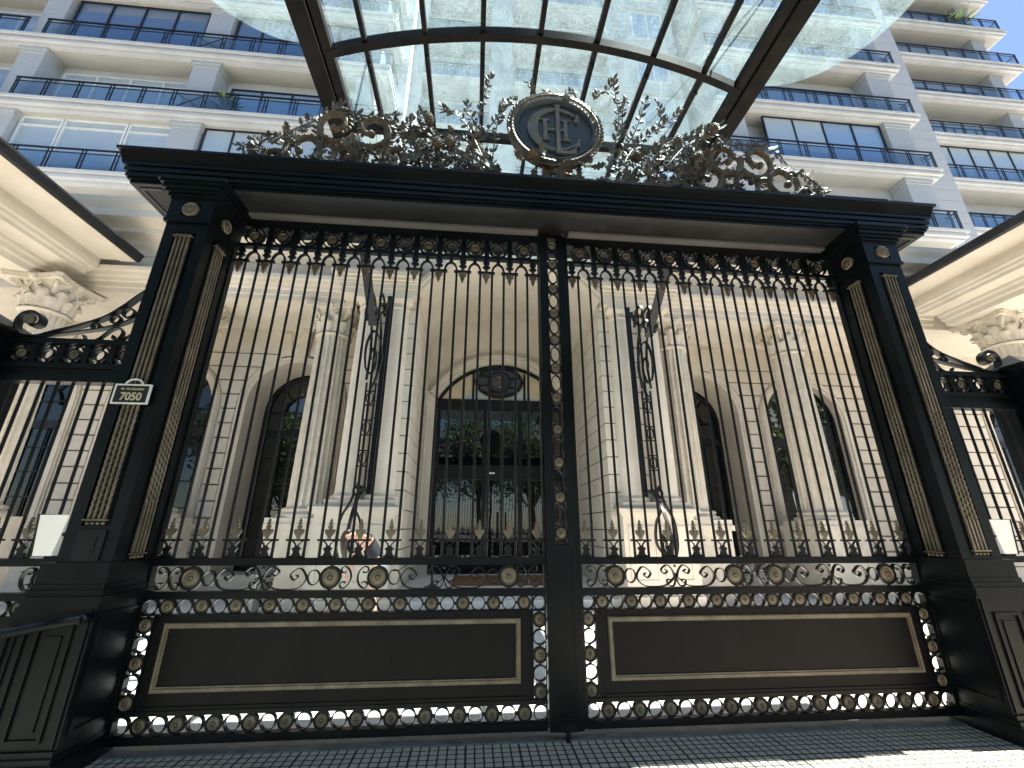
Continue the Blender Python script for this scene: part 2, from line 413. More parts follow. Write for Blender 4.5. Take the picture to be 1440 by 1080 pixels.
drop_leaf = dl.mesh('drop_leaf', 'bronze')
# finial and its iron vase at the foot of the bars
fm = MB(); fp = [(0, 1.618), (.010, 1.598), (.006, 1.586), (.019, 1.578), (.010, 1.562), (.023, 1.548), (.013, 1.536), (.020, 1.524), (.030, 1.532), (.044, 1.520), (.040, 1.500), (.026, 1.482), (.012, 1.462), (.016, 1.452)]
fm.prism(fp + [(-a, b) for a, b in reversed(fp[1:])], -.010, .010)
fm.prism([(-.012, 1.50), (.012, 1.50), (.007, 1.56), (0, 1.60), (-.007, 1.56)], -.017, -.009)
fin_me = fm.mesh('finial', 'gold')
vm = MB(); vm.bar((-S/2 - .03, 0, 1.442), (S/2 + .03, 0, 1.442), .028, .016)
vp = [(0, 1.40), (.012, 1.398), (.018, 1.385), (.040, 1.376), (.028, 1.362), (.022, 1.345), (.030, 1.325), (.042, 1.313), (.042, 1.300)]
vm.prism(vp + [(-a, b) for a, b in reversed(vp)], -.014, .014)
for sx in (-1, 1): vm.strap([(sx * .006, 1.385), (sx * .018, 1.412), (sx * .036, 1.43), (sx * .055, 1.437)], .009, -.010, .010)
for sx in (-1, 1): vm.strap(spiral(sx * .050, 1.318, .016, .006, pi / 2, pi / 2 - sx * 5.0, 14), .007, -.010, .010)
vase_me = vm.mesh('finial_vase', 'iron')
link_h = MB().box((-.0145, -.012, -.010), (.0145, .012, .010)).mesh('ring_link', 'iron', False); link_v = MB().box((-.010, -.012, -.014), (.010, .012, .014)).mesh('ring_link', 'iron', False)
zs5 = [.306, .434, .562, .690, .818]

def c_scroll(x, zc, sgn, h=.088, w=.062, t=.009):
    # a C with curled ends opening towards sgn
    p = []
    a = spiral(x + sgn * w * .75, zc + h * .62, .010, .030, radians(200 if sgn > 0 else -20) , radians(90), 10)
    arc = [(x + sgn * (w - w * 1.25 * cos(t0)), zc + h * sin(t0)) for t0 in [radians(78 - 156 * i / 18) for i in range(19)]]
    b = spiral(x + sgn * w * .75, zc - h * .62, .030, .010, radians(-90), radians(160 if sgn > 0 else 20), 10)
    up_c = [(x + sgn * (w * .72 + .024 * cos(q)), zc + h * .66 + .024 * sin(q)) for q in [radians(90 - i * 26) for i in range(10)]]
    if sgn < 0: up_c = [(2 * (x - w * .72) - a2, b2) for a2, b2 in [(x - w * .72 + .024 * cos(q), zc + h * .66 + .024 * sin(q)) for q in [radians(90 - i * 26) for i in range(10)]]]
    lo_c = [(a2, 2 * zc - b2) for a2, b2 in up_c]
    m = MB(); m.strap(list(reversed(up_c)) + arc[1:-1] + lo_c, t, -.016, .016)
    return m
def s_pair(xc, zc, half, h=.088, t=.009, flip=1):
    # two crossing S scrolls either side of a centre line
    m = MB()
    for sg in (-1, 1):
        big = [(xc + sg * (half - .082) + sg * .078 * cos(q), zc + .078 * sin(q) * 1.05) for q in [radians(-200 + i * 20) for i in range(17)]]
        path = bez([(xc - sg * .02, zc + h * .25 ), (xc + sg * .05, zc - h * .55), (xc + sg * .13, zc - h * .98), (xc + sg * (half - .07), zc - h * .92), (xc + sg * (half - .008), zc - h * .1), (xc + sg * (half - .065), zc + h * .80), (xc + sg * (half - .135), zc + h * .25), (xc + sg * (half - .105), zc - h * .22), (xc + sg * (half - .075), zc + h * .05), (xc + sg * (half - .092), zc + h * .22)], 6)
        m.strap(path, t, -.016, .016)
        path = bez([(xc + sg * .01, zc - h * .2), (xc + sg * .03, zc + h * .5), (xc + sg * .075, zc + h * .95), (xc + sg * .13, zc + h * .55), (xc + sg * .11, zc + h * .15), (xc + sg * .075, zc + h * .35), (xc + sg * .095, zc + h * .55)], 6)
        m.strap(path, t, -.014, .014)
        path = bez([(xc, zc - h * .05), (xc + sg * .008, zc - h * .5), (xc + sg * .03, zc - h * .95), (xc + sg * .075, zc - h * .9), (xc + sg * .085, zc - h * .45), (xc + sg * .05, zc - h * .4), (xc + sg * .058, zc - h * .62)], 6)
        m.strap(path, t, -.012, .012)
    m.sphere((xc, 0, zc + h * .86), .012, 8, 5)
    return m

def gate_leaf(sg, label):
    # sg -1: leaf on the left of the middle post
    X = lambda d: sg * (.155 + d)       # d measured from the middle post
    t = thing('gate_leaf', label, 'gate', (sg * 1.77, 0, .055), 'driveway gate leaves')
    f = MB()
    R = lambda d0, d1, z0, z1, y0=-.03, y1=.03: f.box((X(d0), y0, z0), (X(d1), y1, z1))
    W = 3.225
    R(0, W, .055, .108); R(-.001, W + .001, .228, .258, -.026, .026); R(0, W, .886, .894)
    R(0, W, 1.000, 1.056); R(0, W, 1.246, 1.302, -.036, .036); R(0, W, 4.330, 4.362); R(0, W, 4.572, 4.662)
    R(W - .035, W, .108, .228); R(W - .034, W + .002, 1.302, 4.33, -.032, .032); R(W - .036, W - .001, .894, 1.0)
    R(W - .037, W - .002, .258, .886, -.028, .028); R(W - .036, W + .001, 1.056, 1.246); R(W - .033, W + .003, 4.362, 4.572)
    R(.002, .012, .108, 4.57, -.029, .029)
    R(.108, .122, .258, .886, -.025, .025); R(.110, .120, .894, 1.0, -.024, .024); R(3.076, 3.090, .258, .886, -.025, .025)
    part('frame', f, 'black', t, smooth=False)
    # dividers of the top row
    for k in range(1, 12):
        q = (.5 + 2 * k) * S; part('row_divider', MB().box((X(q - .026), -.024, 4.362), (X(q + .026), .024, 4.572)), 'black', t, smooth=False)
    p = MB().box((X(.122), -.014, .258), (X(3.076), .014, .886))
    p.box((X(.16), -.024, .862), (X(3.04), -.0141, .884)).box((X(.16), -.024, .262), (X(3.04), -.0141, .284))
    part('panel', p, 'panel', t, smooth=False)
    g = MB(); x0, x1, z0, z1 = X(.215), X(2.998), .372, .835
    for a, b, y in ((0, .038, -.026), (.006, .026, -.036)):
        q = a
        g.box((x0 + sg * (a), y, z0 + a), (x0 + sg * b, -.0142 - a * .01, z1 - a)); g.box((x1 - sg * a, y, z0 + a), (x1 - sg * b, -.0143 - a * .01, z1 - a))
        g.box((x0 + sg * b, y, z1 - b), (x1 - sg * b, -.0142, z1 - a)); g.box((x0 + sg * b, y, z0 + a), (x1 - sg * b, -.0142, z0 + b))
    part('panel_moulding', g, 'gold', t, smooth=False)
    for k in range(1, 25): part('bar', bar_me, None, t, (X(k * S), 0, 0))
    for k in range(12): part('bar_arch', arch_me, None, t, (X((2 * k + 1.5) * S), 0, 0))
    for k in range(13):
        q = (2 * k + .5) * S
        part('drop_hanger', drop_top, None, t, (X(q), 0, 0)); part('drop_leaf', drop_leaf, None, t, (X(q), 0, 0))
        part('finial', fin_me, None, t, (X(q), 0, 0)); part('finial_vase', vase_me, None, t, (X(q), 0, 0))
    for zz in (.168, .947):
        for k in range(25):
            q = .054 + k * (3.302 - .209) / 24
            c = (X(q), 0, zz)
            part('ring', ring_s, None, t, c)
            if k % 2 == 1: part('rosette', ros_s, None, t, c)
            if 0 < k < 24: part('ring_link', link_h, None, t, (X(q + .0645), 0, zz))
    for q in (.054, 3.147):
        for i, zz in enumerate(zs5):
            part('ring', ring_s, None, t, (X(q), 0, zz))
            if i % 2 == 0: part('rosette', ros_s, None, t, (X(q), 0, zz))
            part('ring_link', link_v, None, t, (X(q), 0, zz + .064))
    for k in range(12):
        q = (2 * k + 1.5) * S
        if k == 0: q -= .03
        if k == 11: q += .03
        c = (X(q), 0, 4.467)
        part('ring', ring_top, None, t, c)
        if k % 2 == 0 or k == 11: part('rosette', ros_t, None, t, c)
    # scroll band
    zc = 1.151
    for q in (.315, 1.415, 1.80, 2.893):
        part('rosette', ros_m, None, t, (X(q), 0, zc)); part('ring', ring_b, None, t, (X(q), 0, zc))
        pm = MB().tube([(X(q), 0, zc + .08), (X(q), 0, zc + .097)], .014, 8).tube([(X(q), 0, zc - .097), (X(q), 0, zc - .08)], .014, 8); part('rosette_peg', pm, 'iron', t)
    def C_(q, dirn): part('scroll', c_scroll(X(q), zc, sg * dirn), 'iron', t)
    C_(.170, 1); C_(.130, -1); C_(.462, -1) if False else None
    C_(1.415 + .150, -1); C_(1.80 - .150, 1); C_(2.893 + .150, -1); C_(3.078, 1)
    for q in (.315 + .135, 1.415 - .135, 1.80 + .135, 2.893 - .135):
        part('ring', ring_l, None, t, (X(q), 0, zc))
    part('scroll_pair', s_pair(X((.50 + 1.232) / 2), zc, (1.232 - .50) / 2), 'iron', t)
    part('scroll_pair', s_pair(X((1.985 + 2.71) / 2), zc, (2.71 - 1.985) / 2), 'iron', t)
    return t
gate_leaf(-1, 'left leaf of the black iron driveway gate, between the 7050 pillar and the middle post')
gate_leaf(1, 'right leaf of the black iron driveway gate, between the middle post and the darker pillar')

# middle post with its column of rosettes and oval rings
t = thing('gate_post', 'upright black middle post with a column of gold rosettes between both gate leaves', 'gate post', (0, -.03, .05))
f = MB()
f.box((-.149, -.072, .06), (.119, -.031, 1.40)); f.box((-.149, -.072, 1.40), (-.064, .028, 4.66)); f.box((.046, -.072, 1.40), (.119, .028, 4.66))
f.box((-.148, -.0315, .062), (.118, .0275, 1.398)); f.box((-.064, -.062, 4.42), (.046, .02, 4.44)); f.box((-.064, -.062, 4.625), (.046, .02, 4.66)); f.box((-.064, -.05, 1.40), (.046, .02, 1.415))
f.box((.124, -.055, .07), (.150, -.031, 4.655))
f.box((-.12, -.079, .06), (.09, -.0721, .16)); f.box((-.14, -.076, .08), (-.1, -.0722, 1.38)); f.box((.07, -.076, .08), (.11, -.0722, 1.38))
part('body', f, 'black', t, smooth=False)
ov = MB().ring((0, 0), .046, .082, .009, -.016, .016, 26).mesh('oval_ring', 'iron'); rr_ = ring_mb(.053, .055, .009, .034).mesh('ring', 'iron')
for i, zz in enumerate([1.50, 1.808, 2.12, 2.435, 2.752, 3.063, 3.375, 3.68, 3.975, 4.286, 4.53]):
    part('rosette', ros_s, None, t, (-.009, -.045, zz))
    part('ring', rr_, None, t, (-.009, -.04, zz))
    if i < 9: part('oval_ring', ov, None, t, (-.009, -.04, zz + .154))
    if i == 9: part('oval_ring', rr_, None, t, (-.009, -.04, 4.395))
part('bolt_plate', MB().box((-.07, -.085, .06), (.05, -.0721, .12)).box((-.03, -.1, .0), (.0, -.085, .11)), 'iron', t, smooth=False)
# ------------------------------------------------------------------ gate pillars
def rods(face, sg):
    # four gilded square bars in a slot, twisted like rope along their lower half; face 'front' or 'inner'
    out = []
    for k in range(4):
        o = (k - 1.5) * .036
        z0, z1 = ((1.60 if sg < 0 else 1.38), 4.08) if face == 'front' else (1.36, 4.10)
        lo, hi = (max(z0, 1.62), 2.62) if face == 'front' else (1.72, 2.62)
        zs = [z0] + ([lo] if lo > z0 else []) + [lo + (hi - lo) * i / 110 for i in range(1, 111)] + [z1]
        vs = []; m = MB()
        for z in zs:
            an = pi / 4 + max(0, min(z, hi) - lo) * 2 * pi / .20 + k * .8 * (1 if lo < z < hi else 0)
            for j in range(4):
                q = an + j * pi / 2; u, w2 = .0115 * cos(q), .0115 * sin(q)
                if face == 'front': vs.append((sg * 3.545 + o + u, -.450 + w2, z))
                else: vs.append((sg * 3.352 + w2, -.23 + o + u, z))
        fs = [(3, 2, 1, 0), tuple(range(len(vs) - 4, len(vs)))]
        for i in range(len(zs) - 1):
            for j in range(4): fs.append((4*i+j, 4*i+(j+1)%4, 4*i+4+(j+1)%4, 4*i+4+j))
        m.add(vs, fs)
        for zz in (z0 - .032, z1 + .03): m.sphere((sg * 3.545 + o, -.450, zz) if face == 'front' else (sg * 3.352, -.23 + o, zz), .012, 8, 5)
        out.append(m)
    return out
def pillar(sg, label):
    t = thing('gate_pillar', label, 'pillar', (sg * 3.55, -.2, 0), 'square pillars of the driveway gate')
    A, B = 3.36, 3.735
    bx = lambda m, e, z0, z1, e2=None: m.box((sg * (A - e), -.44 - e, z0), (sg * (B + (e if e2 is None else e2)), .03 + (e if e < .02 else .02), z1))
    s = MB()
    # shaft with recessed slots on front and inner faces
    s.box((sg * 3.38, -.42, 1.29), (sg * 3.715, .03, 4.25))
    for (x0, x1) in ((3.36, 3.448), (3.642, 3.735)): s.box((sg * x0, -.44, 1.29), (sg * x1, -.418, 4.25))
    s.box((sg * 3.448, -.44, 1.29), (sg * 3.642, -.418, 1.55 if sg < 0 else 1.33)); s.box((sg * 3.448, -.44, 4.14), (sg * 3.642, -.418, 4.25))
    for (y0, y1) in ((-.4399, -.335), (-.125, .03)): s.box((sg * 3.3601, y0, 1.291), (sg * 3.382, y1, 4.249))
    s.box((sg * 3.3601, -.335, 1.291), (sg * 3.382, -.125, 1.30)); s.box((sg * 3.3601, -.335, 4.15), (sg * 3.382, -.125, 4.249))
    part('shaft', s, 'black', t, smooth=False)
    for face in ('front', 'inner'):
        for r in rods(face, sg): part('gilded_rod', r, 'gold', t)
    c = MB()
    part('rod_collars', MB().box((sg * 3.463, -.468, 1.585 if sg < 0 else 1.365), (sg * 3.627, -.4401, 1.596 if sg < 0 else 1.376)).box((sg * 3.463, -.468, 4.085), (sg * 3.627, -.4401, 4.097)).box((sg * 3.335, -.31, 1.345), (sg * 3.3600, -.15, 1.355)).box((sg * 3.335, -.31, 4.105), (sg * 3.3600, -.15, 4.117)), 'gold', t, smooth=False)
    bx(c, .022, 4.25, 4.285); bx(c, .004, 4.285, 4.50)
    # raised frame of the capital block
    for z0, z1, x0, x1 in ((4.285, 4.325, 3.35, 3.745), (4.46, 4.50, 3.35, 3.745)): c.box((sg * x0, -.456, z0), (sg * x1, -.4441, z1))
    for x0, x1 in ((3.35, 3.465), (3.63, 3.745)): c.box((sg * x0, -.456, 4.325), (sg * x1, -.4441, 4.46))
    for z0, z1 in ((4.285, 4.325), (4.46, 4.50)): c.box((sg * 3.344, -.4559, z0), (sg * 3.3559, .03, z1))
    for y0, y1 in ((-.4559, -.315), (-.145, .03)): c.box((sg * 3.344, y0, 4.325), (sg * 3.3559, y1, 4.46))
    for e, z0, z1 in ((.022, 4.50, 4.525), (.038, 4.525, 4.56), (.060, 4.56, 4.59), (.078, 4.59, 4.635), (.10, 4.635, 4.66), (.115, 4.66, 4.70)): bx(c, e, z0, z1)
    part('capital', c, 'black', t, smooth=False)
    part('rosette', ros_m, None, t, (sg * 3.5475, -.462, 4.392))
    r2 = rosette_mb(.07); r2.v = [(sg * y, x, z) for x, y, z in r2.v]; part('rosette', r2, 'gold', t, (sg * 3.342, -.23, 4.392))
    p = MB()
    p.box((sg * 3.375, -.435, .20), (sg * 3.90, .05, 1.02))
    for e, z0, z1 in ((.030, 1.02, 1.05), (.045, 1.05, 1.085), (.025, 1.085, 1.125), (.012, 1.125, 1.16), (.004, 1.16, 1.285), (.02, 1.285, 1.30)):
        p.box((sg * (3.365 - e * .6), -.44 - e, z0), (sg * (3.82 + e), .05 + e * .3, z1))
    for e, z0, z1 in ((.055, 0, .13), (.035, .13, .165), (.018, .165, .20)): p.box((sg * (3.385 - e * .5), -.435 - e, z0), (sg * (3.9 + e), .05 + e * .3, z1))
    part('pedestal', p, 'black', t, smooth=False)
    # dado panels, framed
    q = MB()
    def frame(x0, x1, z0, z1):
        b = .022
        q.box((sg * x0, -.449, z0), (sg * (x0 + b), -.4351, z1)); q.box((sg * (x1 - b), -.449, z0), (sg * x1, -.4351, z1))
        q.box((sg * (x0 + b), -.449, z1 - b), (sg * (x1 - b), -.4351, z1)); q.box((sg * (x0 + b), -.449, z0), (sg * (x1 - b), -.4351, z0 + b))
        q.box((sg * (x0 + .06), -.444, z0 + .06), (sg * (x1 - .06), -.4352, z1 - .06))
    frame(3.48, 3.71, .24, .90); frame(3.77, 3.895, .24, .90)
    q.box((sg * 3.395, -.447, .21), (sg * 3.41, -.4351, 1.0))
    q.box((sg * 3.362, -.39, .26), (sg * 3.375, -.365, .97)); q.box((sg * 3.362, -.05, .26), (sg * 3.375, -.03, .97)); q.box((sg * 3.362, -.365, .95), (sg * 3.375, -.05, .97)); q.box((sg * 3.362, -.365, .26), (sg * 3.375, -.05, .28))
    part('dado_panel', q, 'black', t, smooth=False)
    if sg < 0: part('entry_panel', MB().box((-3.64, -.452, 1.315), (-3.45, -.4401, 1.52)).box((-3.60, -.456, 1.36), (-3.50, -.4521, 1.48)).box((-3.585, -.459, 1.37), (-3.515, -.4561, 1.385)), 'iron', t, smooth=False)
    return t
pillar(-1, 'square black pillar on the left, carrying the 7050 plate and gilded rods')
pillar(1, 'square black pillar on the right, without a number plate, beside the right gate leaf')

# ------------------------------------------------------------------ lintel
t = thing('gate_lintel', 'long black moulded cornice lintel lying across both gate pillars', 'lintel', (0, 0, 4.70))
L = MB()
for e, z0, z1 in ((-.12, 4.70, 4.735), (-.10, 4.735, 4.76), (-.085, 4.76, 4.80), (-.11, 4.80, 4.812), (-.07, 4.812, 4.86), (-.09, 4.86, 4.872), (-.055, 4.872, 4.90), (-.09, 4.90, 5.008), (.0, 5.008, 5.04)):
    L.box((-4.33 - e, -.53 - e, z0), (4.33 + e, .45 + e, z1))
L.prism([(-.46, 4.901), (-.472, 4.93), (-.502, 4.98), (-.522, 5.0079), (-.36, 5.0079), (-.36, 4.901)], -4.30, 4.30, 'x')
part('cornice', L, 'black', t, smooth=False)
S2 = MB()
# underside, with raised borders between the pillars and over the ends
S2.box((-3.36, -.405, 4.692), (3.36, .02, 4.6995))
part('soffit', S2, 'soffit', t, smooth=False)
b = MB()
b.box((-3.27, -.115, 4.664), (-.17, -.037, 4.6915)); b.box((.18, -.115, 4.664), (3.27, -.037, 4.6915))
part('painted_bounce_strip', b, 'strip', t, smooth=False); b = MB()  # underside strip coloured pale to stand in for light from below
for sg in (-1, 1): b.box((sg * 3.95, -.36, 4.690), (sg * 4.15, -.33, 4.6994)).box((sg * 4.13, -.33, 4.690), (sg * 4.15, .34, 4.6994)).box((sg * 3.95, .34, 4.69), (sg * 4.15, .36, 4.6994))
part('soffit_moulding', b, 'soffit', t, smooth=False)
# ------------------------------------------------------------------ crest over the lintel
rnd = random.Random(11)
t = thing('gate_crest', 'openwork bronze crest of scrolls, oak branches and a round monogram standing on the lintel', 'crest', (0, -.2, 5.04))
CX, CZ, CY = .04, 6.02, -.24
md = MB().lathe([(.001, .07), (.50, .07), (.50, -.02), (.47, -.05), (.445, -.05), (.43, -.015), (.42, -.008), (.001, -.008)], 64, (CX, CY, CZ), 'y')
med = part('medallion', md, 'medal', t, label='round black disc with a raised C, L and H monogram')
def poly_letter(polys, mat, label):
    m = MB()
    for p, d0, d1 in polys: m.prism([(CX + a, CZ + b) for a, b in p], CY + d0, CY + d1)
    o = part('letter', m, mat, med, smooth=False); o['label'] = label
def cshape(r, wmax, a0, a1, n=40, sx=1.0):
    o = []; i_ = []
    for k in range(n + 1):
        a = a0 + (a1 - a0) * k / n; u = abs(k / n - .5) * 2; w = .018 + wmax * (1 - u ** 1.6)
        o.append((sx * r * cos(a), r * sin(a))); i_.append((sx * (r - w) * cos(a) , (r - w * .55) * sin(a)))
    return o + list(reversed(i_))
cc = cshape(.335, .105, radians(42), radians(322))
cc = [(a - .0, b) for a, b in cc]
def strips(path_outer_inner, d0, d1, m):
    n = len(path_outer_inner) // 2; o = path_outer_inner[:n]; i_ = list(reversed(path_outer_inner[n:]))
    vs = []; fs = []
    for k in range(n):
        for (a, b) in (o[k], i_[k]):
            vs.append((CX + a, CY + d0, CZ + b)); vs.append((CX + a, CY + d1, CZ + b))
    for k in range(n - 1):
        q, r = 4 * k, 4 * k + 4
        fs += [(q, r, r + 2, q + 2), (q + 1, q + 3, r + 3, r + 1), (q, q + 1, r + 1, r), (q + 2, r + 2, r + 3, q + 3)]
    fs += [(0, 2, 3, 1), (4*n-4, 4*n-3, 4*n-1, 4*n-2)]
    m.add(vs, fs)
m = MB(); strips(cc, -.034, -.0085, m)
m.prism([(CX + .225, CZ + .15), (CX + .275, CZ + .27), (CX + .285, CZ + .27), (CX + .285, CZ + .13), (CX + .27, CZ + .13)], CY - .033, CY - .0085)
m.prism([(CX + .235, CZ - .22), (CX + .275, CZ - .12), (CX + .288, CZ - .12), (CX + .283, CZ - .26)], CY - .033, CY - .0085)
o = part('letter', m, 'letter', med, smooth=False); o['label'] = 'large raised letter C'
poly_letter([([(-.012, .385), (.068, .385), (.068, .37), (.052, .362), (.052, -.34), (.15, -.335), (.215, -.29), (.235, -.235), (.248, -.235), (.232, -.375), (-.012, -.375), (-.012, -.362), (.006, -.352), (.006, .362), (-.012, .37)], -.042, -.0086)], 'letter', 'tall raised letter L')
hm = []
for sx in (-.145, .10):
    hm.append(([(sx - .034, .165), (sx + .078, .165), (sx + .078, .148), (sx + .046, .143), (sx + .046, -.143), (sx + .078, -.148), (sx + .078, -.165), (sx - .034, -.165), (sx - .034, -.148), (sx - .002, -.143), (sx - .002, .143), (sx - .034, .148)], -.028, -.0087))
hm.append(([(-.10, .016), (.10, .016), (.10, -.016), (-.10, -.016)], -.027, -.0087))
poly_letter(hm, 'letter', 'small raised letter H')
# laurel wreath round the disc
wr = MB().ring((CX, CZ), .52, .52, .05, CY - .02, CY + .06, 56)
def leaf(m, p, d, nrm, L, Wd, curl=.15):
    d = V(d).normalized(); nrm = V(nrm); s = d.cross(nrm).normalized(); nrm = s.cross(d).normalized(); p = V(p)
    a = [p, p + d * L * .35 + s * Wd * .5 - nrm * curl * L * .3, p + d * L * .35 - s * Wd * .5 - nrm * curl * L * .3, p + d * L * .36 + nrm * curl * L * .4,
         p + d * L * .75 + s * Wd * .36 - nrm * curl * L * .2, p + d * L * .75 - s * Wd * .36 - nrm * curl * L * .2, p + d * L - nrm * curl * L * .5, p + d * L * .72 + nrm * curl * L * .35]
    m.add(a, [(0, 1, 3), (0, 3, 2), (1, 4, 7, 3), (3, 7, 5, 2), (4, 6, 7), (7, 6, 5)])
def oakleaf(m, p, d, nrm, L, Wd):
    # lobed leaf
    d = V(d).normalized(); nrm = V(nrm); s = d.cross(nrm).normalized(); nrm = s.cross(d).normalized(); p = V(p)
    prof = [(0, .06), (.14, .12), (.24, .36), (.34, .20), (.48, .50), (.60, .24), (.74, .38), (.84, .18), (1.0, .0)]
    vs = []
    for u, w_ in prof:
        b = .12 * sin(u * 3) * L
        vs += [p + d * u * L + s * w_ * Wd - nrm * (b - .06 * L * w_), p + d * u * L + nrm * (.05 * L - b), p + d * u * L - s * w_ * Wd - nrm * (b - .06 * L * w_)]
    fs = []
    for i in range(len(prof) - 1):
        a = 3 * i; fs += [(a, a + 3, a + 4, a + 1), (a + 1, a + 4, a + 5, a + 2)]
    m.add(vs, fs)
for k in range(60):
    a = 2 * pi * k / 60
    for rr2, off in ((.485, -.5), (.54, .5), (.515, 0)):
        p = V((CX + rr2 * cos(a), CY - .03 - (.02 if off == 0 else 0), CZ + rr2 * sin(a)))
        dr = V((-sin(a) + off * .8 * cos(a), -.22, cos(a) + off * .8 * sin(a))) * (1 if cos(a) > 0 else -1)
        if cos(a) < 0: dr = V((sin(a) + off * .8 * cos(a), -.22, -cos(a) + off * .8 * sin(a)))
        leaf(wr, p, dr, (0, -1, 0), .095, .05)
part('laurel_wreath', wr, 'bronze', med)
# acanthus cluster below the disc
ac = MB()
for k in range(46):
    x = CX + rnd.uniform(-.42, .42); z = rnd.uniform(5.08, 5.55)
    oakleaf(ac, (x, CY - .02 + rnd.uniform(-.05, .08), z), (x - CX + rnd.uniform(-.3, .3), rnd.uniform(-.5, 0), rnd.uniform(-.4, 1)), (rnd.uniform(-.4, .4), -1, rnd.uniform(-.3, .3)), rnd.uniform(.13, .2), .12)
ac.box((CX - .16, CY, 5.04), (CX + .16, CY + .08, 5.55))
part('acanthus', ac, 'bronze', t)
def volute(cx, cz, R, sg, start, turns=1.2, tail=None):
    # fat C scroll with acanthus teeth
    m = MB(); n = 46; path = []; rad = []
    for i in range(n + 1):
        u = i / n; r = R * (1 - .70 * u ** 1.3); a = start + sg * turns * 2 * pi * u
        path.append(V((cx + r * cos(a), CY + .03 - .05 * u, cz + r * 1.12 * sin(a)))); rad.append(.030 * (1 - .45 * u) * R / .2 + .006)
    if tail:
        tl = [V((a, CY + .03, b)) for a, b in tail]
        path = tl + path; rad = [.012 + (rad[0] - .012) * i / max(1, len(tl)) for i in range(len(tl))] + rad
    m.tube(path, rad, 8); m.sphere(path[-1], .034 * R / .2 + .008, 8, 6)
    for off in (-.016, .016):
        m.tube([p + V((0, -.022 * R / .2 - .006, off)) for p in path[:-4]], .006, 5)
    for i in range(3, len(path) - 6, 2):
        d = (path[i + 1] - path[i - 1]).normalized(); s = d.cross(V((0, 1, 0))) * -sg
        u = i / len(path)
        leaf(m, path[i] + s * rad[i] * .4, d * .9 + s * .8 + V((0, rnd.uniform(-.4, .1), 0)), (0, -1, 0), .10 * R / .2 * (1.1 - .5 * u), .05, .3)
        if rnd.random() < .6: leaf(m, path[i] - s * rad[i] * .3, d * .9 - s * .6 + V((0, -.3, 0)), (0, -1, 0), .075 * R / .2, .04, .3)
    return m
volL = [(-2.75, 5.47, .22, 1, 2.6), (-2.47, 5.84, .22, -1, -.4), (-2.06, 5.80, .22, 1, 3.4), (-2.31, 5.42, .18, -1, .4), (-1.80, 5.44, .16, 1, 2.0), (-3.05, 5.30, .16, 1, 2.2)]
volR = [(2.11, 5.80, .23, -1, .2), (2.53, 5.78, .22, 1, 3.6), (2.80, 5.50, .22, -1, .4), (1.89, 5.48, .18, 1, 2.6), (2.33, 5.44, .17, -1, 1.2), (3.06, 5.30, .15, -1, .9)]
for a in volL + volR: part('scroll', volute(*a), 'bronze', t)
def branch(pts, leaves, size, dens=1.0, oak=True, rad=.012):
    m = MB(); P = bez([(a, b) for a, b in pts], 12); n = len(P)
    y0 = CY + rnd.uniform(-.06, .14); path = [V((a, y0 + .06 * sin(i * .2 + y0 * 30), b)) for i, (a, b) in enumerate(P)]
    m.tube(path, [rad * (1 - .6 * i / n) for i in range(n)], 6)
    ln = sum((path[i + 1] - path[i]).length for i in range(n - 1)); k = max(3, int(ln * leaves * dens))
    for j in range(k):
        u = (j + rnd.random() * .6) / k; i = min(n - 2, int(u * (n - 1))); d = (path[i + 1] - path[i]).normalized()
        sd_ = 1 if j % 2 else -1; s = d.cross(V((0, 1, 0))) * sd_
        L = size * rnd.uniform(.75, 1.2); dr = d * .7 + s * rnd.uniform(.5, 1.0) + V((0, rnd.uniform(-.7, .4), 0))
        nr = (rnd.uniform(-.7, .7), -1, rnd.uniform(-.6, .8))
        (oakleaf(m, path[i], dr, nr, L, L * .62) if oak else leaf(m, path[i], dr, nr, L, L * .48))
    (oakleaf if oak else leaf)(m, path[-1], path[-1] - path[-2], (0, -1, 0), size, size * .5)
    return m
olive = [[(-0.71, 5.35), (-0.91, 5.91), (-0.74, 6.79)], [(-0.71, 5.35), (-0.64, 6.16), (-0.43, 6.70)], [(-0.8, 5.4), (-1.1, 6.1), (-1.30, 6.24)], [(-.86, 6.0), (-1.0, 6.35), (-1.02, 6.6)], [(-.86, 5.95), (-.62, 6.3), (-.52, 6.5)],
 [(-1.44, 5.48), (-1.67, 5.83), (-1.62, 6.26)], [(-1.76, 5.5), (-1.9, 5.8), (-1.56, 6.06)], [(0.02, 6.54), (-0.03, 6.70), (-0.06, 6.84)], [(0.1, 6.54), (0.22, 6.70), (0.33, 6.82)], [(-.02, 6.54), (-.2, 6.66), (-.26, 6.76)],
 [(0.62, 5.45), (0.86, 6.33), (0.81, 6.86)], [(0.62, 5.45), (1.02, 6.11), (1.2, 6.60)], [(0.79, 5.48), (1.1, 6.0), (1.61, 6.46)], [(0.51, 6.48), (0.69, 6.75), (0.82, 6.95)], [(1.57, 5.49), (1.85, 5.91), (1.74, 6.28)], [(.95, 6.2), (.92, 6.5), (1.02, 6.74)], [(1.3, 6.2), (1.42, 6.45), (1.36, 6.6)]]
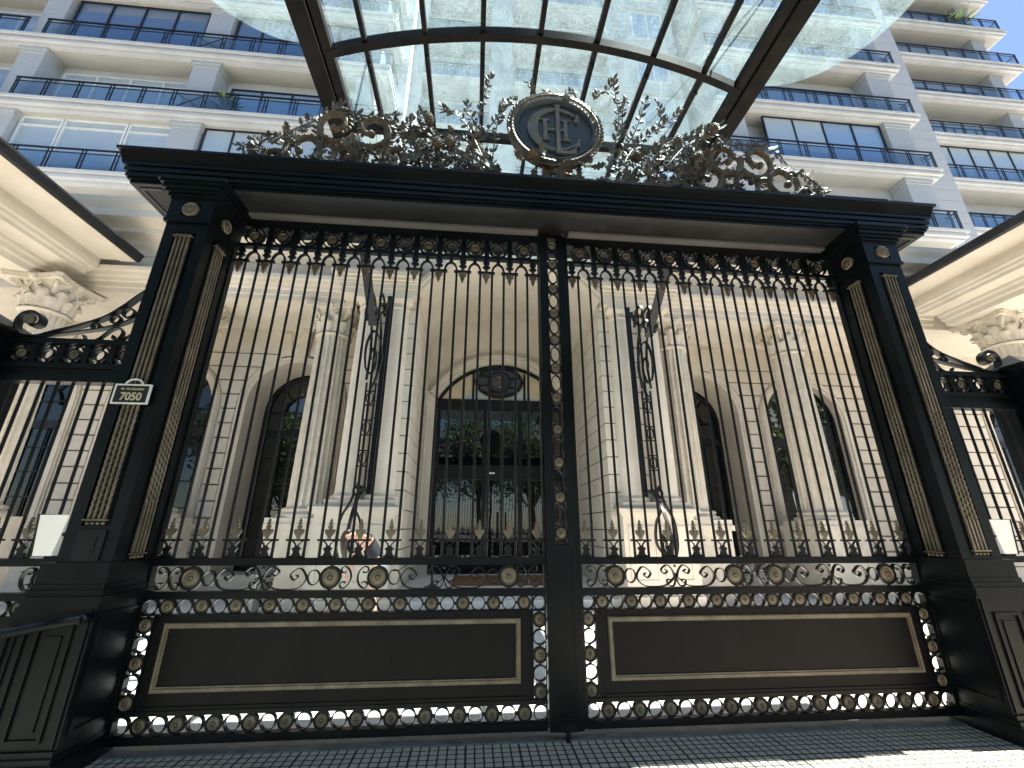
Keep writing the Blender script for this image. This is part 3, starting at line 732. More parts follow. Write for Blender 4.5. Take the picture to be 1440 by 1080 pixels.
oaks = [[(-0.75, 5.30), (-1.30, 5.72), (-1.52, 6.10)], [(-1.12, 5.3), (-1.45, 5.58), (-1.77, 5.6)], [(-.6, 5.3), (-1.1, 5.55), (-1.75, 5.36)], [(-1.0, 5.2), (-1.5, 5.35), (-2.0, 5.62)], [(-.7, 5.6), (-1.05, 5.85), (-1.4, 5.8)], [(-1.3, 5.6), (-1.6, 5.75), (-1.85, 5.95)], [(-.62, 5.15), (-.95, 5.35), (-1.25, 5.3)],
 [(1.04, 5.35), (1.35, 5.86), (1.89, 6.2)], [(1.3, 5.47), (1.62, 5.89), (2.12, 6.33)], [(.65, 5.25), (1.1, 5.55), (1.75, 5.34)], [(.7, 5.6), (1.1, 5.8), (1.5, 5.72)], [(1.0, 5.2), (1.5, 5.4), (2.0, 5.66)], [(1.2, 5.6), (1.55, 5.7), (1.85, 5.95)], [(.62, 5.15), (.95, 5.3), (1.3, 5.25)],
 [(-2.47, 6.12), (-2.14, 6.10), (-1.84, 6.03)], [(-3.06, 5.42), (-2.82, 5.84), (-2.44, 6.13)], [(-3.46, 5.36), (-3.22, 5.58), (-3.02, 5.74)], [(2.13, 6.14), (2.56, 6.13), (2.88, 5.88)], [(2.86, 5.86), (3.16, 5.66), (3.44, 5.42)], [(-3.5, 5.28), (-3.3, 5.45), (-3.2, 5.42)], [(3.1, 5.5), (3.3, 5.42), (3.5, 5.33)]]
for b_ in olive: part('leafy_branch', branch(b_, 28, .09, 1, False, .010), 'bronzeleaf', t)
for b_ in oaks: part('leafy_branch', branch(b_, 36, .12, 1, True, .015), 'bronzeleaf', t)
for sg in (-1, 1):
    for k in range(9):
        x = sg * rnd.uniform(.7, 2.0); b_ = [(x, 5.06), (x + rnd.uniform(-.2, .2), 5.3), (x + rnd.uniform(-.45, .45), 5.55)]
        part('leafy_branch', branch(b_, 40, .10, 1, True, .012), 'bronzeleaf', t)
for sg in (-1, 1):
    for k in range(16):
        x = sg * rnd.uniform(.65, 3.2); top = 6.0 - max(0, abs(x) - 2.2) * .55; z = rnd.uniform(5.3, top - .12)
        b_ = [(x, z), (x + rnd.uniform(-.14, .14), z + rnd.uniform(-.05, .12)), (x + sg * rnd.uniform(.1, .3), z + rnd.uniform(-.12, .10))]
        part('leafy_branch', branch(b_, 44, .08, 1, k % 2 == 0, .010), 'bronzeleaf', t)
def cone(x, z):
    m = MB(); m.sphere((x, CY - .06, z), .05, 10, 8, (1, 1, 1.35))
    for i in range(7):
        for j in range(9):
            zz = z - .055 + i * .018; r = .05 * sqrt(max(.05, 1 - ((zz - z) / .072) ** 2)); a = 2 * pi * (j + .5 * (i % 2)) / 9
            m.sphere((x + r * cos(a), CY - .06 + r * sin(a), zz), .010, 5, 4)
    return m
for x, z in ((-1.44, 5.98), (-1.18, 5.66), (-1.32, 5.62), (-.86, 5.58), (1.52, 5.95), (1.25, 5.62), (1.75, 5.72), (2.02, 6.2), (.98, 5.66)):
    part('fir_cone', cone(x, z), 'bronze', t)
# ------------------------------------------------------------------ side fences
ring_side = MB().ring((0, 0), .084, .088, .012, -.02, .02, 28).ring((0, 0), .050, .052, .010, -.02, .02, 24)
for q_ in range(4):
    tq = q_ * pi / 2; ring_side.bar((.05 * cos(tq), 0, .05 * sin(tq)), (.086 * cos(tq), 0, .088 * sin(tq)), .018, .018, (0, 1, 0))
ring_side = ring_side.mesh('ring', 'iron')
def side_fence(sg, xend, label):
    t = thing('side_fence', label, 'fence', (sg * 4.45, 0, .06), 'iron fence panels beside the gate pillars')
    x0 = 3.745; f = MB()
    R = lambda a, b, z0, z1, y=.03: f.box((sg * a, -y, z0), (sg * b, y, z1))
    R(x0, xend, 3.145, 3.178, .055); R(x0, xend, 3.178, 3.198, .042); R(x0, xend, 2.905, 2.955, .05); R(x0, xend, 2.84, 2.905, .03); R(x0, xend, 2.775, 2.84, .055)
    R(x0, xend, 1.246, 1.302, .036); R(x0, xend, 1.0, 1.056); R(x0, xend, .80, .894); R(x0, xend, .055, .12); R(x0 + .001, xend - .001, .12, .80, .014); R(x0 + .002, x0 + .03, .06, 3.16, .027); R(xend - .03, xend - .002, .06, 3.16, .027)
    n = 6; wd = (xend - x0) / n
    for k in range(n + 1):
        a = x0 + k * wd; R(max(x0, a - .026), min(xend, a + .026), 2.955, 3.145, .025)
    part('frame', f, 'black', t, smooth=False)
    for k in range(n):
        c = (sg * (x0 + (k + .5) * wd), 0, 3.05); part('ring', ring_side, None, t, c)
        if k % 2 == (n - 1) % 2: part('rosette', ros_s, None, t, c)
    q = x0 + .06
    bm_ = MB().tube([(0, 0, 1.30), (0, 0, 2.78)], .0125, 8).mesh('bar', 'iron'); k = 0
    ar = MB().merge(arch_m, lambda p: (p[0], p[1], p[2] - 1.52)).mesh('bar_arch', 'iron')
    while q < xend - .02:
        part('bar', bm_, None, t, (sg * q, 0, 0))
        if k % 2 == 0 and q + S < xend:
            c = (sg * (q + S / 2), 0, 0); part('finial', fin_me, None, t, c); part('finial_vase', vase_me, None, t, c)
        q += S; k += 1
    q = x0 + .12; k = 0
    while q < xend - .05:
        c = (sg * q, 0, .947); part('ring', ring_s, None, t, c)
        if k % 2: part('rosette', ros_s, None, t, c)
        q += .1288; k += 1
    for q in (x0 + .40, x0 + 1.02):
        if q < xend - .1:
            part('rosette', ros_m, None, t, (sg * q, 0, 1.151)); part('ring', ring_b, None, t, (sg * q, 0, 1.151))
            part('scroll', c_scroll(sg * (q - .15), 1.151, sg), 'iron', t); part('scroll', c_scroll(sg * (q + .15), 1.151, -sg), 'iron', t)
    # sweeping scroll on the top rail
    P = bez([(3.742, 4.12), (3.90, 3.91), (4.11, 3.70), (4.23, 3.56), (4.36, 3.44), (4.57, 3.34), (4.75, 3.275), (4.88, 3.225), (5.0, 3.225), (5.085, 3.29), (5.105, 3.38), (5.065, 3.45), (4.985, 3.465), (4.91, 3.41), (4.905, 3.345), (4.955, 3.325), (4.99, 3.355)], 7)
    P = [(sg * q, z) for q, z in P]; k = len(P)
    part('sweeping_scroll', MB().strap(P, [.016 + .022 * max(0, (i / k - .5)) for i in range(k)], -.035, .035), 'iron', t)
    part('sweeping_scroll', MB().strap([(sg * q, z) for q, z in bez([(3.742, 3.70), (3.95, 3.54), (4.23, 3.37), (4.45, 3.305), (4.77, 3.24), (4.9, 3.21)], 7)], .015, -.028, .028), 'iron', t)
    for cx, cz, r in ((3.98, 3.69, .055), (4.17, 3.50, .050), (4.265, 3.425, .042), (4.42, 3.345, .032)): part('small_ring', MB().ring((sg * cx, cz), r, r, .013, -.022, .022, 20), 'iron', t)
    for pth in ([(4.50, 3.25), (4.46, 3.20), (4.40, 3.20), (4.35, 3.225), (4.28, 3.31), (4.21, 3.34), (4.165, 3.29), (4.19, 3.225), (4.235, 3.225), (4.24, 3.26)], [(4.36, 3.205), (4.20, 3.205), (4.05, 3.30), (3.97, 3.44), (3.88, 3.43), (3.86, 3.33), (3.93, 3.29), (3.955, 3.34)], [(4.02, 3.20), (3.92, 3.21), (3.84, 3.26), (3.78, 3.22), (3.80, 3.20)]):
        part('small_scroll', MB().strap([(sg * q, z) for q, z in bez(pth, 7)], .012, -.02, .02), 'iron', t)
    part('rosette', ros_s, None, t, (sg * 4.99, -.03, 3.385))
    return t
side_fence(-1, 5.07, 'black iron fence panel between the 7050 pillar and the fence post at the left edge')
side_fence(1, 5.07, 'black iron fence panel between the right pillar and the post at the right edge')
def fence_post(sg, label):
    t = thing('fence_post', label, 'post', (sg * 5.25, -.1, 0), 'outer fence posts')
    m = MB().box((sg * 5.09, -.20, 0), (sg * 5.49, .2, 3.16)).box((sg * 5.07, -.22, 2.83), (sg * 5.51, .22, 2.87)); part('shaft', m, 'black', t, smooth=False)
    c = MB()
    for e, z0, z1 in ((.01, 3.16, 3.20), (.03, 3.20, 3.23), (.045, 3.23, 3.26)): c.box((sg * (5.09 - e), -.20 - e, z0), (sg * (5.49 + e), .2 + e, z1))
    a, b_, y0, y1 = 5.045, 5.535, -.245, .245
    c.add([(sg * a, y0, 3.26), (sg * b_, y0, 3.26), (sg * b_, y1, 3.26), (sg * a, y1, 3.26), (sg * 5.29, 0, 3.44)], [(0, 1, 2, 3), (0, 1, 4), (1, 2, 4), (2, 3, 4), (3, 0, 4)])
    part('cap', c, 'black', t, smooth=False)
    q = MB()
    for x0, x1, z0, z1 in ((5.15, 5.43, 2.92, 3.12), (5.15, 5.43, 1.4, 2.75)):
        q.box((sg * x0, -.212, z0), (sg * (x0 + .02), -.2001, z1)); q.box((sg * (x1 - .02), -.212, z0), (sg * x1, -.2001, z1)); q.box((sg * (x0 + .02), -.212, z0), (sg * (x1 - .02), -.2001, z0 + .02)); q.box((sg * (x0 + .02), -.212, z1 - .02), (sg * (x1 - .02), -.2001, z1))
    part('moulding', q, 'black', t, smooth=False)
fence_post(-1, 'black panelled fence post at the left edge of the photo'); fence_post(1, 'black panelled fence post at the right edge of the photo')

# ------------------------------------------------------------------ number plate
t = thing('number_plate', 'small black house number plate reading 7050 with white border and arched handle', 'number plate', (-3.56, -.47, 2.475))
x0, x1, z0, z1 = -3.675, -3.425, 2.480, 2.622
part('plate', MB().box((x0, -.476, z0), (x1, -.466, z1)), 'sign_black', t, smooth=False)
b = .011
f = MB().box((x0 - b, -.482, z0 - b), (x1 + b, -.465, z0)).box((x0 - b, -.482, z1), (x1 + b, -.465, z1 + b)).box((x0 - b, -.482, z0), (x0, -.465, z1)).box((x1, -.482, z0), (x1 + b, -.465, z1))
part('border', f, 'sign_white', t, smooth=False)
part('handle', MB().strap([(-3.55 + .062 * cos(pi * i / 20), z1 + .012 + .042 * sin(pi * i / 20)) for i in range(21)], .012, -.48, -.468), 'sign_white', t)
part('lettering', text_mb('7050', .09, -3.55, -.4775, 2.528, .003, .002, .16), 'signgold', t, smooth=False)
part('lettering', text_mb('Av. del Libertador', .03, -3.55, -.4775, 2.594, .002, .0004, .175), 'signgold', t, smooth=False)

# ------------------------------------------------------------------ wall lamps on the pillars
def sconce(sg, label):
    t = thing('wall_lamp', label, 'lamp', (sg * 3.98, -.2, 1.34), 'white glass lamps beside the pillars')
    c = sg * 3.85
    fr = [(-.10, 1.625), (.10, 1.625), (.062, 1.345), (-.062, 1.345)]
    g = MB(); g.add([(c + a, -.43, z) for a, z in fr] + [(c + a * .85, -.30, z) for a, z in fr], [(0, 1, 2, 3), (7, 6, 5, 4), (0, 4, 5, 1), (1, 5, 6, 2), (2, 6, 7, 3), (3, 7, 4, 0)])
    part('lamp_glass', g, 'lampwhite', t, smooth=False)
    h = MB()
    h.bar((c + sg * .106, -.35, 1.63), (c + sg * .068, -.35, 1.34), .008, .17, (0, 1, 0))
    h.box((c - .09, -.30, 1.36), (c + .09, -.28, 1.61)).bar((sg * 3.73, -.29, 1.45), (c, -.29, 1.45), .03, .03).sphere((sg * 3.742, -.43, 1.49), .016, 8, 6)
    part('bracket', h, 'iron', t, smooth=False)
sconce(-1, 'white tapering lamp beside the left pillar under the number plate')
sconce(1, 'white tapering lamp beside the right pillar at the photo edge')
# handrail by the left pillar
m = MB().tube([(-3.415, -.49, .945), (-3.55, -.54, .93), (-3.80, -.62, .885), (-4.3, -.80, .78), (-4.6, -.9, .72)], .028, 12).tube([(-3.41, -.45, .95), (-3.415, -.50, .945)], .03, 10).tube([(-4.45, -.85, .75), (-4.45, -.85, 0)], .024, 10)
solo('handrail', m, 'black', 'round black handrail sloping past the foot of the left pillar', 'handrail')

# ------------------------------------------------------------------ glass canopy
t = thing('glass_canopy', 'curved steel and dusty glass canopy reaching out over the gate', 'canopy', (0, 4.9, 7.8))
ZB = 7.85; Y0, Y1 = -3.4, 5.0
for sg in (-1, 1):
    m = MB().box((sg * 3.13, Y0, ZB - .01), (sg * 3.37, Y1, ZB + .02)).box((sg * 3.22, Y0, ZB + .02), (sg * 3.28, Y1, ZB + .20)).box((sg * 3.13, Y0, ZB + .20), (sg * 3.37, Y1, ZB + .22))
    part('main_beam', m, 'steel', t, smooth=False)
    m = MB().box((sg * 2.96, Y0, ZB - .005), (sg * 3.085, Y1, ZB + .12)); part('edge_beam', m, 'steel', t, smooth=False)
ribx = [-2.49, -1.65, -.86, -.075, .72, 1.57, 2.40]
rib = MB().box((-.032, Y0, ZB + .03), (.032, Y1, ZB + .115)).mesh('rib', 'steel', False)
for x in ribx: part('rib', rib, None, t, (x, 0, 0))
m = MB()
n = 24; arcp = []
for i in range(n + 1):
    x = -3.05 + 6.1 * i / n; y = -.09 + .46 * (x / 3.05) ** 2; arcp.append((x, y))
m.strap([(a, b) for a, b in arcp], .10, ZB - .02, ZB + .14, 'z'); part('curved_cross_beam', m, 'steel', t)
part('cross_beam', MB().box((-3.0, 1.50, ZB - .01), (3.0, 1.60, ZB + .13)), 'steel', t, smooth=False)
part('cross_beam', MB().box((-3.0, 4.6, ZB - .01), (3.0, 4.7, ZB + .13)), 'steel', t, smooth=False)
xs = [-2.97] + ribx + [2.97]
for a, b_ in zip(xs[:-1], xs[1:]):
    part('glass_pane', MB().box((a + .036, Y0, ZB + .125), (b_ - .036, Y1, ZB + .137)), 'canopyglass', t, smooth=False)
for sg in (-1, 1):
    pl = [(sg * 2.985, -3.4), (sg * 3.40, -3.4), (sg * 3.40, -2.05)] + [(sg * (3.42 + 1.33 * cos(a)), -.86 + 1.26 * sin(a)) for a in [radians(-75 + 167 * i / 30) for i in range(31)]] + [(sg * 3.40, .40), (sg * 3.40, 4.99), (sg * 2.985, 4.99)]
    part('rounded_glass_pane', MB().prism(pl, ZB + .226, ZB + .238, 'z'), 'canopyglass', t, smooth=False)
fx = MB()
for x in ribx:
    y = -.09 + .46 * (x / 3.05) ** 2
    fx.sphere((x + .0, y + .24, ZB - .01), .026, 8, 6).tube([(x, y + .24, ZB), (x, y + .24, ZB + .05)], .012, 6)
part('downlight', fx, 'steel', t)
for x, ya, xe in ((-2.52, .45, -4.5), (2.78, -1.0, 2.65)): part('tie_rod', MB().tube([(x, ya, 7.98), (xe, 8.98, 13.2)], .016, 8), 'iron', t)
# ------------------------------------------------------------------ iron brackets that carry the canopy
def bracket(sg, label):
    t = thing('canopy_bracket', label, 'bracket', (sg * 3.1, 5.2, .3), 'scrolled iron brackets of the canopy')
    X = sg * 3.1
    m = MB()
    m.add([], [])
    m.bar((X, 4.55, 5.72), (X, 2.0, 7.80), .18, .05, (0, .63, .77)); part('strut', m, 'iron', t, smooth=False)
    s = MB()
    for o in (-.10, .10):
        s.box((X + o - .016, 4.98, 2.30), (X + o + .016, 5.03, 4.55))
    s.box((X - sg * .12 - .05, 5.30, 2.2), (X - sg * .12 + .05, 5.34, 6.9)); s.box((X - .12, 5.31, 6.6), (X + .12, 5.335, 6.7)); s.box((X - .12, 5.0, 2.3), (X + .12, 5.33, 2.34))
    part('upright', s, 'iron', t, smooth=False)
    for z in (2.9, 3.55, 4.2):
        e = MB()
        e.ring((X, z), .07, .13, .016, 4.98, 5.03, 20)
        for dz in (-.16, .16): e.box((X - .11, 4.985, z + dz - .012), (X + .11, 5.025, z + dz + .012))
        part('oval_ring', e, 'iron', t)
    P = bez([(X + sg * -.02, 4.35), (X - sg * .10, 4.55), (X - sg * .19, 5.05), (X - sg * .10, 5.55), (X + sg * .06, 5.72), (X + sg * .17, 5.35), (X + sg * .13, 4.85), (X + sg * .0, 4.72), (X - sg * .08, 5.0), (X - sg * .03, 5.30), (X + sg * .05, 5.22), (X + sg * .04, 5.05)], 8)
    part('scroll', MB().strap(P, .03, 4.82, 4.9), 'iron', t)
    P = bez([(4.95, 4.6), (5.02, 5.2), (4.9, 5.75), (4.6, 6.05), (4.35, 6.05), (4.3, 5.85), (4.45, 5.78)], 7)
    q = MB().strap(P, .03, X - .13, X - .08, 'x').strap(P, .03, X + .08, X + .13, 'x')
    P = bez([(5.05, 6.2), (4.9, 6.5), (4.6, 6.55), (4.5, 6.35), (4.62, 6.25), (4.7, 6.35)], 7)
    q.strap(P, .03, X - .13, X - .08, 'x').strap(P, .03, X + .08, X + .13, 'x')
    q.ring((X, 6.0), .08, .16, .025, 4.5, 4.56, 20)
    q.strap(bez([(X - .2, 6.55), (X - .14, 6.3), (X, 6.2), (X + .14, 6.3), (X + .2, 6.55), (X + .24, 6.6)], 6), .03, 4.88, 4.96)
    part('scroll', q, 'iron', t)
    P = bez([(5.02, 2.35), (4.95, 2.2), (4.86, 2.0), (4.72, 1.8), (4.55, 1.45), (4.58, 1.05), (4.8, .9), (4.98, 1.1), (4.93, 1.4), (4.8, 1.42)], 8)
    q = MB().strap(P, .04, X - .03, X + .03, 'x')
    P = bez([(X + sg * .02, 2.4), (X - sg * .06, 2.15), (X + sg * .02, 1.95), (X - sg * .12, 1.65), (X - sg * .16, 1.3), (X - sg * .05, 1.08), (X + sg * .05, 1.2), (X + sg * .02, 1.4)], 8)
    q.strap(P, .03, 4.86, 4.94); q.ring((X + .0, 2.25), .09, .10, .03, 4.9, 4.98, 18)
    P = bez([(X + sg * .06, 2.2), (X + sg * .12, 2.0), (X + sg * .26, 1.7), (X + sg * .28, 1.2), (X + sg * .16, .9)], 8); q.strap(P, .03, 4.86, 4.94)
    part('foot_scroll', q, 'iron', t)
bracket(-1, 'scrolled iron bracket between the left pair of smooth columns'); bracket(1, 'scrolled iron bracket between the right pair of smooth columns')
# ------------------------------------------------------------------ entrance building
def arch_bay(m, x0, x1, z1, cx, r, zs, zb, y0, y1, n=24):
    # wall face at y0 from x0..x1, 0..z1 with an arched opening, plus its reveal back to y1
    L, R_ = cx - r, cx + r
    m.add([(x0, y0, 0), (L, y0, 0), (L, y0, zs), (x0, y0, zs)], [(0, 1, 2, 3)]); m.add([(R_, y0, 0), (x1, y0, 0), (x1, y0, zs), (R_, y0, zs)], [(0, 1, 2, 3)])
    if zb > 0: m.add([(L, y0, 0), (R_, y0, 0), (R_, y0, zb), (L, y0, zb), (L, y1, zb), (R_, y1, zb)], [(0, 1, 2, 3), (3, 2, 5, 4)])
    pts = [(cx - r * cos(pi * i / n), zs + r * sin(pi * i / n)) for i in range(n + 1)]
    for i in range(n):
        a, b = pts[i], pts[i + 1]
        m.add([(a[0], y0, a[1]), (b[0], y0, b[1]), (b[0], y0, z1), (a[0], y0, z1)], [(0, 1, 2, 3)])
        m.add([(a[0], y0, a[1]), (b[0], y0, b[1]), (b[0], y1, b[1]), (a[0], y1, a[1])], [(0, 1, 2, 3)])
    m.add([(x0, y0, zs), (L, y0, zs), (L, y0, z1), (x0, y0, z1)], [(0, 1, 2, 3)]); m.add([(R_, y0, zs), (x1, y0, zs), (x1, y0, z1), (R_, y0, z1)], [(0, 1, 2, 3)])
    m.add([(L, y0, zb), (L, y1, zb), (L, y1, zs), (L, y0, zs), (R_, y0, zb), (R_, y1, zb), (R_, y1, zs), (R_, y0, zs)], [(0, 1, 2, 3), (7, 6, 5, 4)])
def archivolt(cx, r, zs, zb, y, n=28):
    m = MB()
    for r0, r1, d in ((.0, .09, .05), (.09, .17, .085), (.17, .22, .06)):
        o = [(cx - (r + r1) * cos(pi * i / n), zs + (r + r1) * sin(pi * i / n)) for i in range(n + 1)]; q = [(cx - (r + r0) * cos(pi * i / n), zs + (r + r0) * sin(pi * i / n)) for i in range(n + 1)]
        o = [(cx - r - r1, zb)] + o + [(cx + r + r1, zb)]; q = [(cx - r - r0, zb)] + q + [(cx + r + r0, zb)]
        k = len(o); vs = []
        for i in range(k): vs += [(o[i][0], y - d, o[i][1]), (q[i][0], y - d, q[i][1]), (q[i][0], y, q[i][1]), (o[i][0], y, o[i][1])]
        fs = []
        for i in range(k - 1):
            a, b = 4 * i, 4 * i + 4
            for j in range(4): fs.append((a + j, a + (j + 1) % 4, b + (j + 1) % 4, b + j))
        m.add(vs, fs)
    return m
def arched_window(parent, cx, r, zs, zb, y, mat, label=None, lit=False):
    n = 24
    fr = MB()
    path = [(cx - r + .05, zb)] + [(cx - (r - .05) * cos(pi * i / n), zs + (r - .05) * sin(pi * i / n)) for i in range(n + 1)] + [(cx + r - .05, zb)]
    fr.strap(path, .10, y - .06, y + .02)
    fr.box((cx - r + .05, y - .055, zb), (cx + r - .05, y + .015, zb + .12)); fr.box((cx - r + .06, y - .058, zs - .75), (cx + r - .06, y + .018, zs - .53))
    fr.box((cx - .05, y - .057, zb + .12), (cx + .05, y + .017, zs - .75)); fr.box((cx - .022, y - .05, zs - .53), (cx + .022, y + .01, zs + r - .08))
    for k in range(1, 5):
        z = zb + .12 + (zs - .75 - zb) * k / 5; fr.box((cx - r + .06, y - .04, z - .014), (cx + r - .06, y + .005, z + .014))
    for sx in (-.5, .5): fr.box((cx + sx * r - .014, y - .041, zb + .12), (cx + sx * r + .014, y + .004, zs - .75))
    fr.strap([(cx - .55 * r * cos(pi * i / 14), zs - .1 + .55 * r * sin(pi * i / 14)) for i in range(15)], .03, y - .045, y + .005)
    for a in (.25, .5, .75): fr.bar((cx - .55 * r * cos(pi * a), y - .02, zs - .1 + .55 * r * sin(pi * a)), (cx - (r - .06) * cos(pi * a), y - .02, zs + (r - .06) * sin(pi * a)), .03, .04, (0, 1, 0))
    fr.box((cx - r + .06, y - .042, zs - .02), (cx + r - .06, y + .006, zs + .012))
    w_ = part('window', fr, 'iron', parent, smooth=False, label=label)
    pn = MB().prism([(cx - r + .02, zb)] + [(cx - (r - .02) * cos(pi * i / n), zs + (r - .02) * sin(pi * i / n)) for i in range(n + 1)] + [(cx + r - .02, zb)], y + .025, y + .05)
    part('pane', pn, mat, w_, smooth=False)
    return w_
B = thing('entrance_building', 'cream stone entrance building with columns, arched windows and a deep central portal', 'building', (0, 7.7, 0))
WY = 7.7; ZT = 7.02
WIN = [(-12.55, 1.05, 4.75, .9, 8.0), (-9.15, 1.2, 4.65, .55, 7.98), (-5.85, 1.2, 4.78, .45, 8.8), (5.85, 1.2, 4.78, .45, 8.8), (9.15, 1.2, 4.65, .55, 7.98), (16.5, 1.05, 4.75, .9, 8.0)]
edges = [-15.0, -10.95, -7.5, -2.62]
for (cx, r, zs, zb, y1), (a, b) in zip(WIN, [(-15, -10.95), (-10.95, -7.5), (-7.5, -2.62), (2.62, 7.5), (7.5, 11.6), (11.6, 18.5)]): 
    wallm = MB(); arch_bay(wallm, a, b, ZT, cx, r, zs, zb, WY, y1); part('facade_wall', wallm, 'stone', B, smooth=False)
# coursed blocks, clipped round the arches
def courses(m, a, b, arches, y, z0=.55, z1=6.5, h=.405, gap=.028, d=.045):
    z = z0; k = 0
    while z + h <= z1 + .01:
        za, zb = z + gap / 2, z + h - gap / 2; lo, hi = a, b
        pts = [[lo, za], [hi, za], [hi, zb], [lo, zb]]
        for (cx, r, zs) in arches:
            rr = r + .26
            for p in pts:
                dz = max(0, p[1] - zs)
                if dz < rr:
                    hw = sqrt(rr * rr - dz * dz)
                    if cx < (a + b) / 2: p[0] = max(p[0], cx + hw) if p[0] < cx + hw else p[0]
                    else: p[0] = min(p[0], cx - hw) if p[0] > cx - hw else p[0]
        if pts[1][0] - pts[0][0] > .06 and pts[2][0] - pts[3][0] > .06:
            c = .012
            o = [(p[0], y, p[1]) for p in pts]; f_ = [(pts[0][0] + c, y - d, pts[0][1] + c), (pts[1][0] - c, y - d, pts[1][1] + c), (pts[2][0] - c, y - d, pts[2][1] - c), (pts[3][0] + c, y - d, pts[3][1] - c)]
            m.add(o + f_, [(4, 5, 6, 7), (0, 1, 5, 4), (1, 2, 6, 5), (2, 3, 7, 6), (3, 0, 4, 7)])
        z += h; k += 1
def jointed(a, b, arches, y, **k):
    m = MB(); courses(m, a, b, arches, y - .002, **k); part('stone_courses', m, 'stone', B, smooth=False)
    g = MB(); z = k.get('z0', .55)
    while z <= k.get('z1', 6.5) + .01:
        lo, hi = a, b
        for (cx, r, zs) in arches:
            rr = r + .255; dz = max(0, z - zs)
            if dz < rr:
                hw = sqrt(rr * rr - dz * dz)
                if cx < (a + b) / 2: lo = max(lo, cx + hw)
                else: hi = min(hi, cx - hw)
        if hi - lo > .05: g.box((lo, y - .006, z - .012), (hi, y - .0005, z + .012))
        z += .405
    xm = (a + b) / 2; g.box((xm - .02, y - .0045, k.get('z0', .55)), (xm + .02, y - .001, 6.15))
    part('mortar_joints', g, 'stonegroove', B, smooth=False)
A1, A2, A3 = (5.85, 1.2, 4.78), (9.15, 1.2, 4.65), (12.55, 1.05, 4.75)
for sg in (-1, 1):
    f = lambda A: (sg * A[0], A[1], A[2])
    J = lambda a, b, ar, **k: jointed(min(sg * a, sg * b), max(sg * a, sg * b), [f(q) for q in ar], WY, **k)
    J(A1[0] + .02, A2[0] - .02, [A1, A2]); J(4.28, A1[0] - .02, [A1])
    if sg < 0: J(A2[0] + .02, A3[0] - .02, [A2, A3])
    else:
        A4 = (16.5, 1.05, 4.75); J(A2[0] + .02, A4[0] - .02, [A2, A4])
for (cx, r, zs, zb, y1) in WIN:
    part('archivolt', archivolt(cx, r, zs, zb, WY), 'stone', B)
    kx = MB(); ztop = zs + r + .95
    kx.prism([(cx - .17, zs + r + .02), (cx + .17, zs + r + .02), (cx + .26, ztop), (cx - .26, ztop)], WY - .16, WY).box((cx - .30, WY - .20, ztop), (cx + .30, WY, ztop + .07))
    for s_ in (-1, 1): kx.prism([(cx + s_ * .24, zs + r + .10), (cx + s_ * .48, zs + r + .02), (cx + s_ * .66, ztop - .05), (cx + s_ * .33, ztop - .05)], WY - .06, WY)
    part('keystone', kx, 'stone2', B, smooth=False)
lab = ['arched window behind the left porch', 'arched window partly behind the left gate pillar', 'dark arched window left of the portal', 'dark arched window right of the portal', 'arched window behind the outer right column, reflecting trees', 'arched window at the right edge behind the fence']
for (cx, r, zs, zb, y1), l in zip(WIN, lab): arched_window(B, cx, r, zs, zb, y1 - .02, 'clearglass' if cx == 9.15 else 'winglass' if abs(cx) > 7 else 'doorglass', l)
part('sloping_wood_ceiling', MB().box((-6.9, 8.9, 5.25), (-4.8, 10.2, 5.4)), 'wood', B, smooth=False)

# entablature (main run) ------------------------------------------------
def run(prof, x0, x1, name, mat='stone'):
    return part(name, MB().prism(prof, x0, x1, 'x'), mat, B, smooth=False)
ent = [(7.72, 7.0), (5.92, 7.0), (5.92, 7.13), (5.88, 7.14), (5.88, 7.27), (5.83, 7.29), (5.80, 7.36), (5.74, 7.38), (5.70, 7.46), (5.62, 7.48), (5.60, 7.57), (5.92, 7.60), (5.92, 8.05), (7.72, 8.05)]
cor = [(7.8, 8.06), (5.90, 8.06), (5.86, 8.12), (5.86, 8.20), (5.72, 8.28), (5.70, 8.36), (5.66, 8.40), (5.42, 8.42), (5.40, 8.52), (5.32, 8.56), (5.06, 8.60), (5.04, 8.78), (4.94, 8.90), (4.90, 9.02), (7.8, 9.02)]
par = [(7.8, 9.03), (5.30, 9.03), (5.30, 9.30), (7.8, 9.30)]
for a, b in ((-10.88, -4.26), (4.26, 12.30)): run(ent, a, b, 'entablature')
for a, b in ((-16, -10.881), (12.301, 18.5)): run([(y, z) for y, z in ent if y > 5.9], a, b, 'entablature')
run(cor, -16, -4.5, 'cornice'); run(cor, 4.5, 18.5, 'cornice'); run(par, -16, 18.5, 'parapet', 'granite')
# portal block entablature (stands further out on the smooth columns)
for sg in (-1, 1):
    m = MB()
    for e, z0, z1 in ((0, 7.0, 7.14), (.03, 7.14, 7.27), (.06, 7.27, 7.34), (.12, 7.34, 7.42), (.20, 7.42, 7.48), (.22, 7.48, 7.57)):
        m.box((sg * (2.36 - e * .3), 5.38 - e, z0), (sg * (4.20 + e), 6.05 if z0 < 7.1 else 6.0, z1))
    part('portal_entablature', m, 'stone', B, smooth=False)
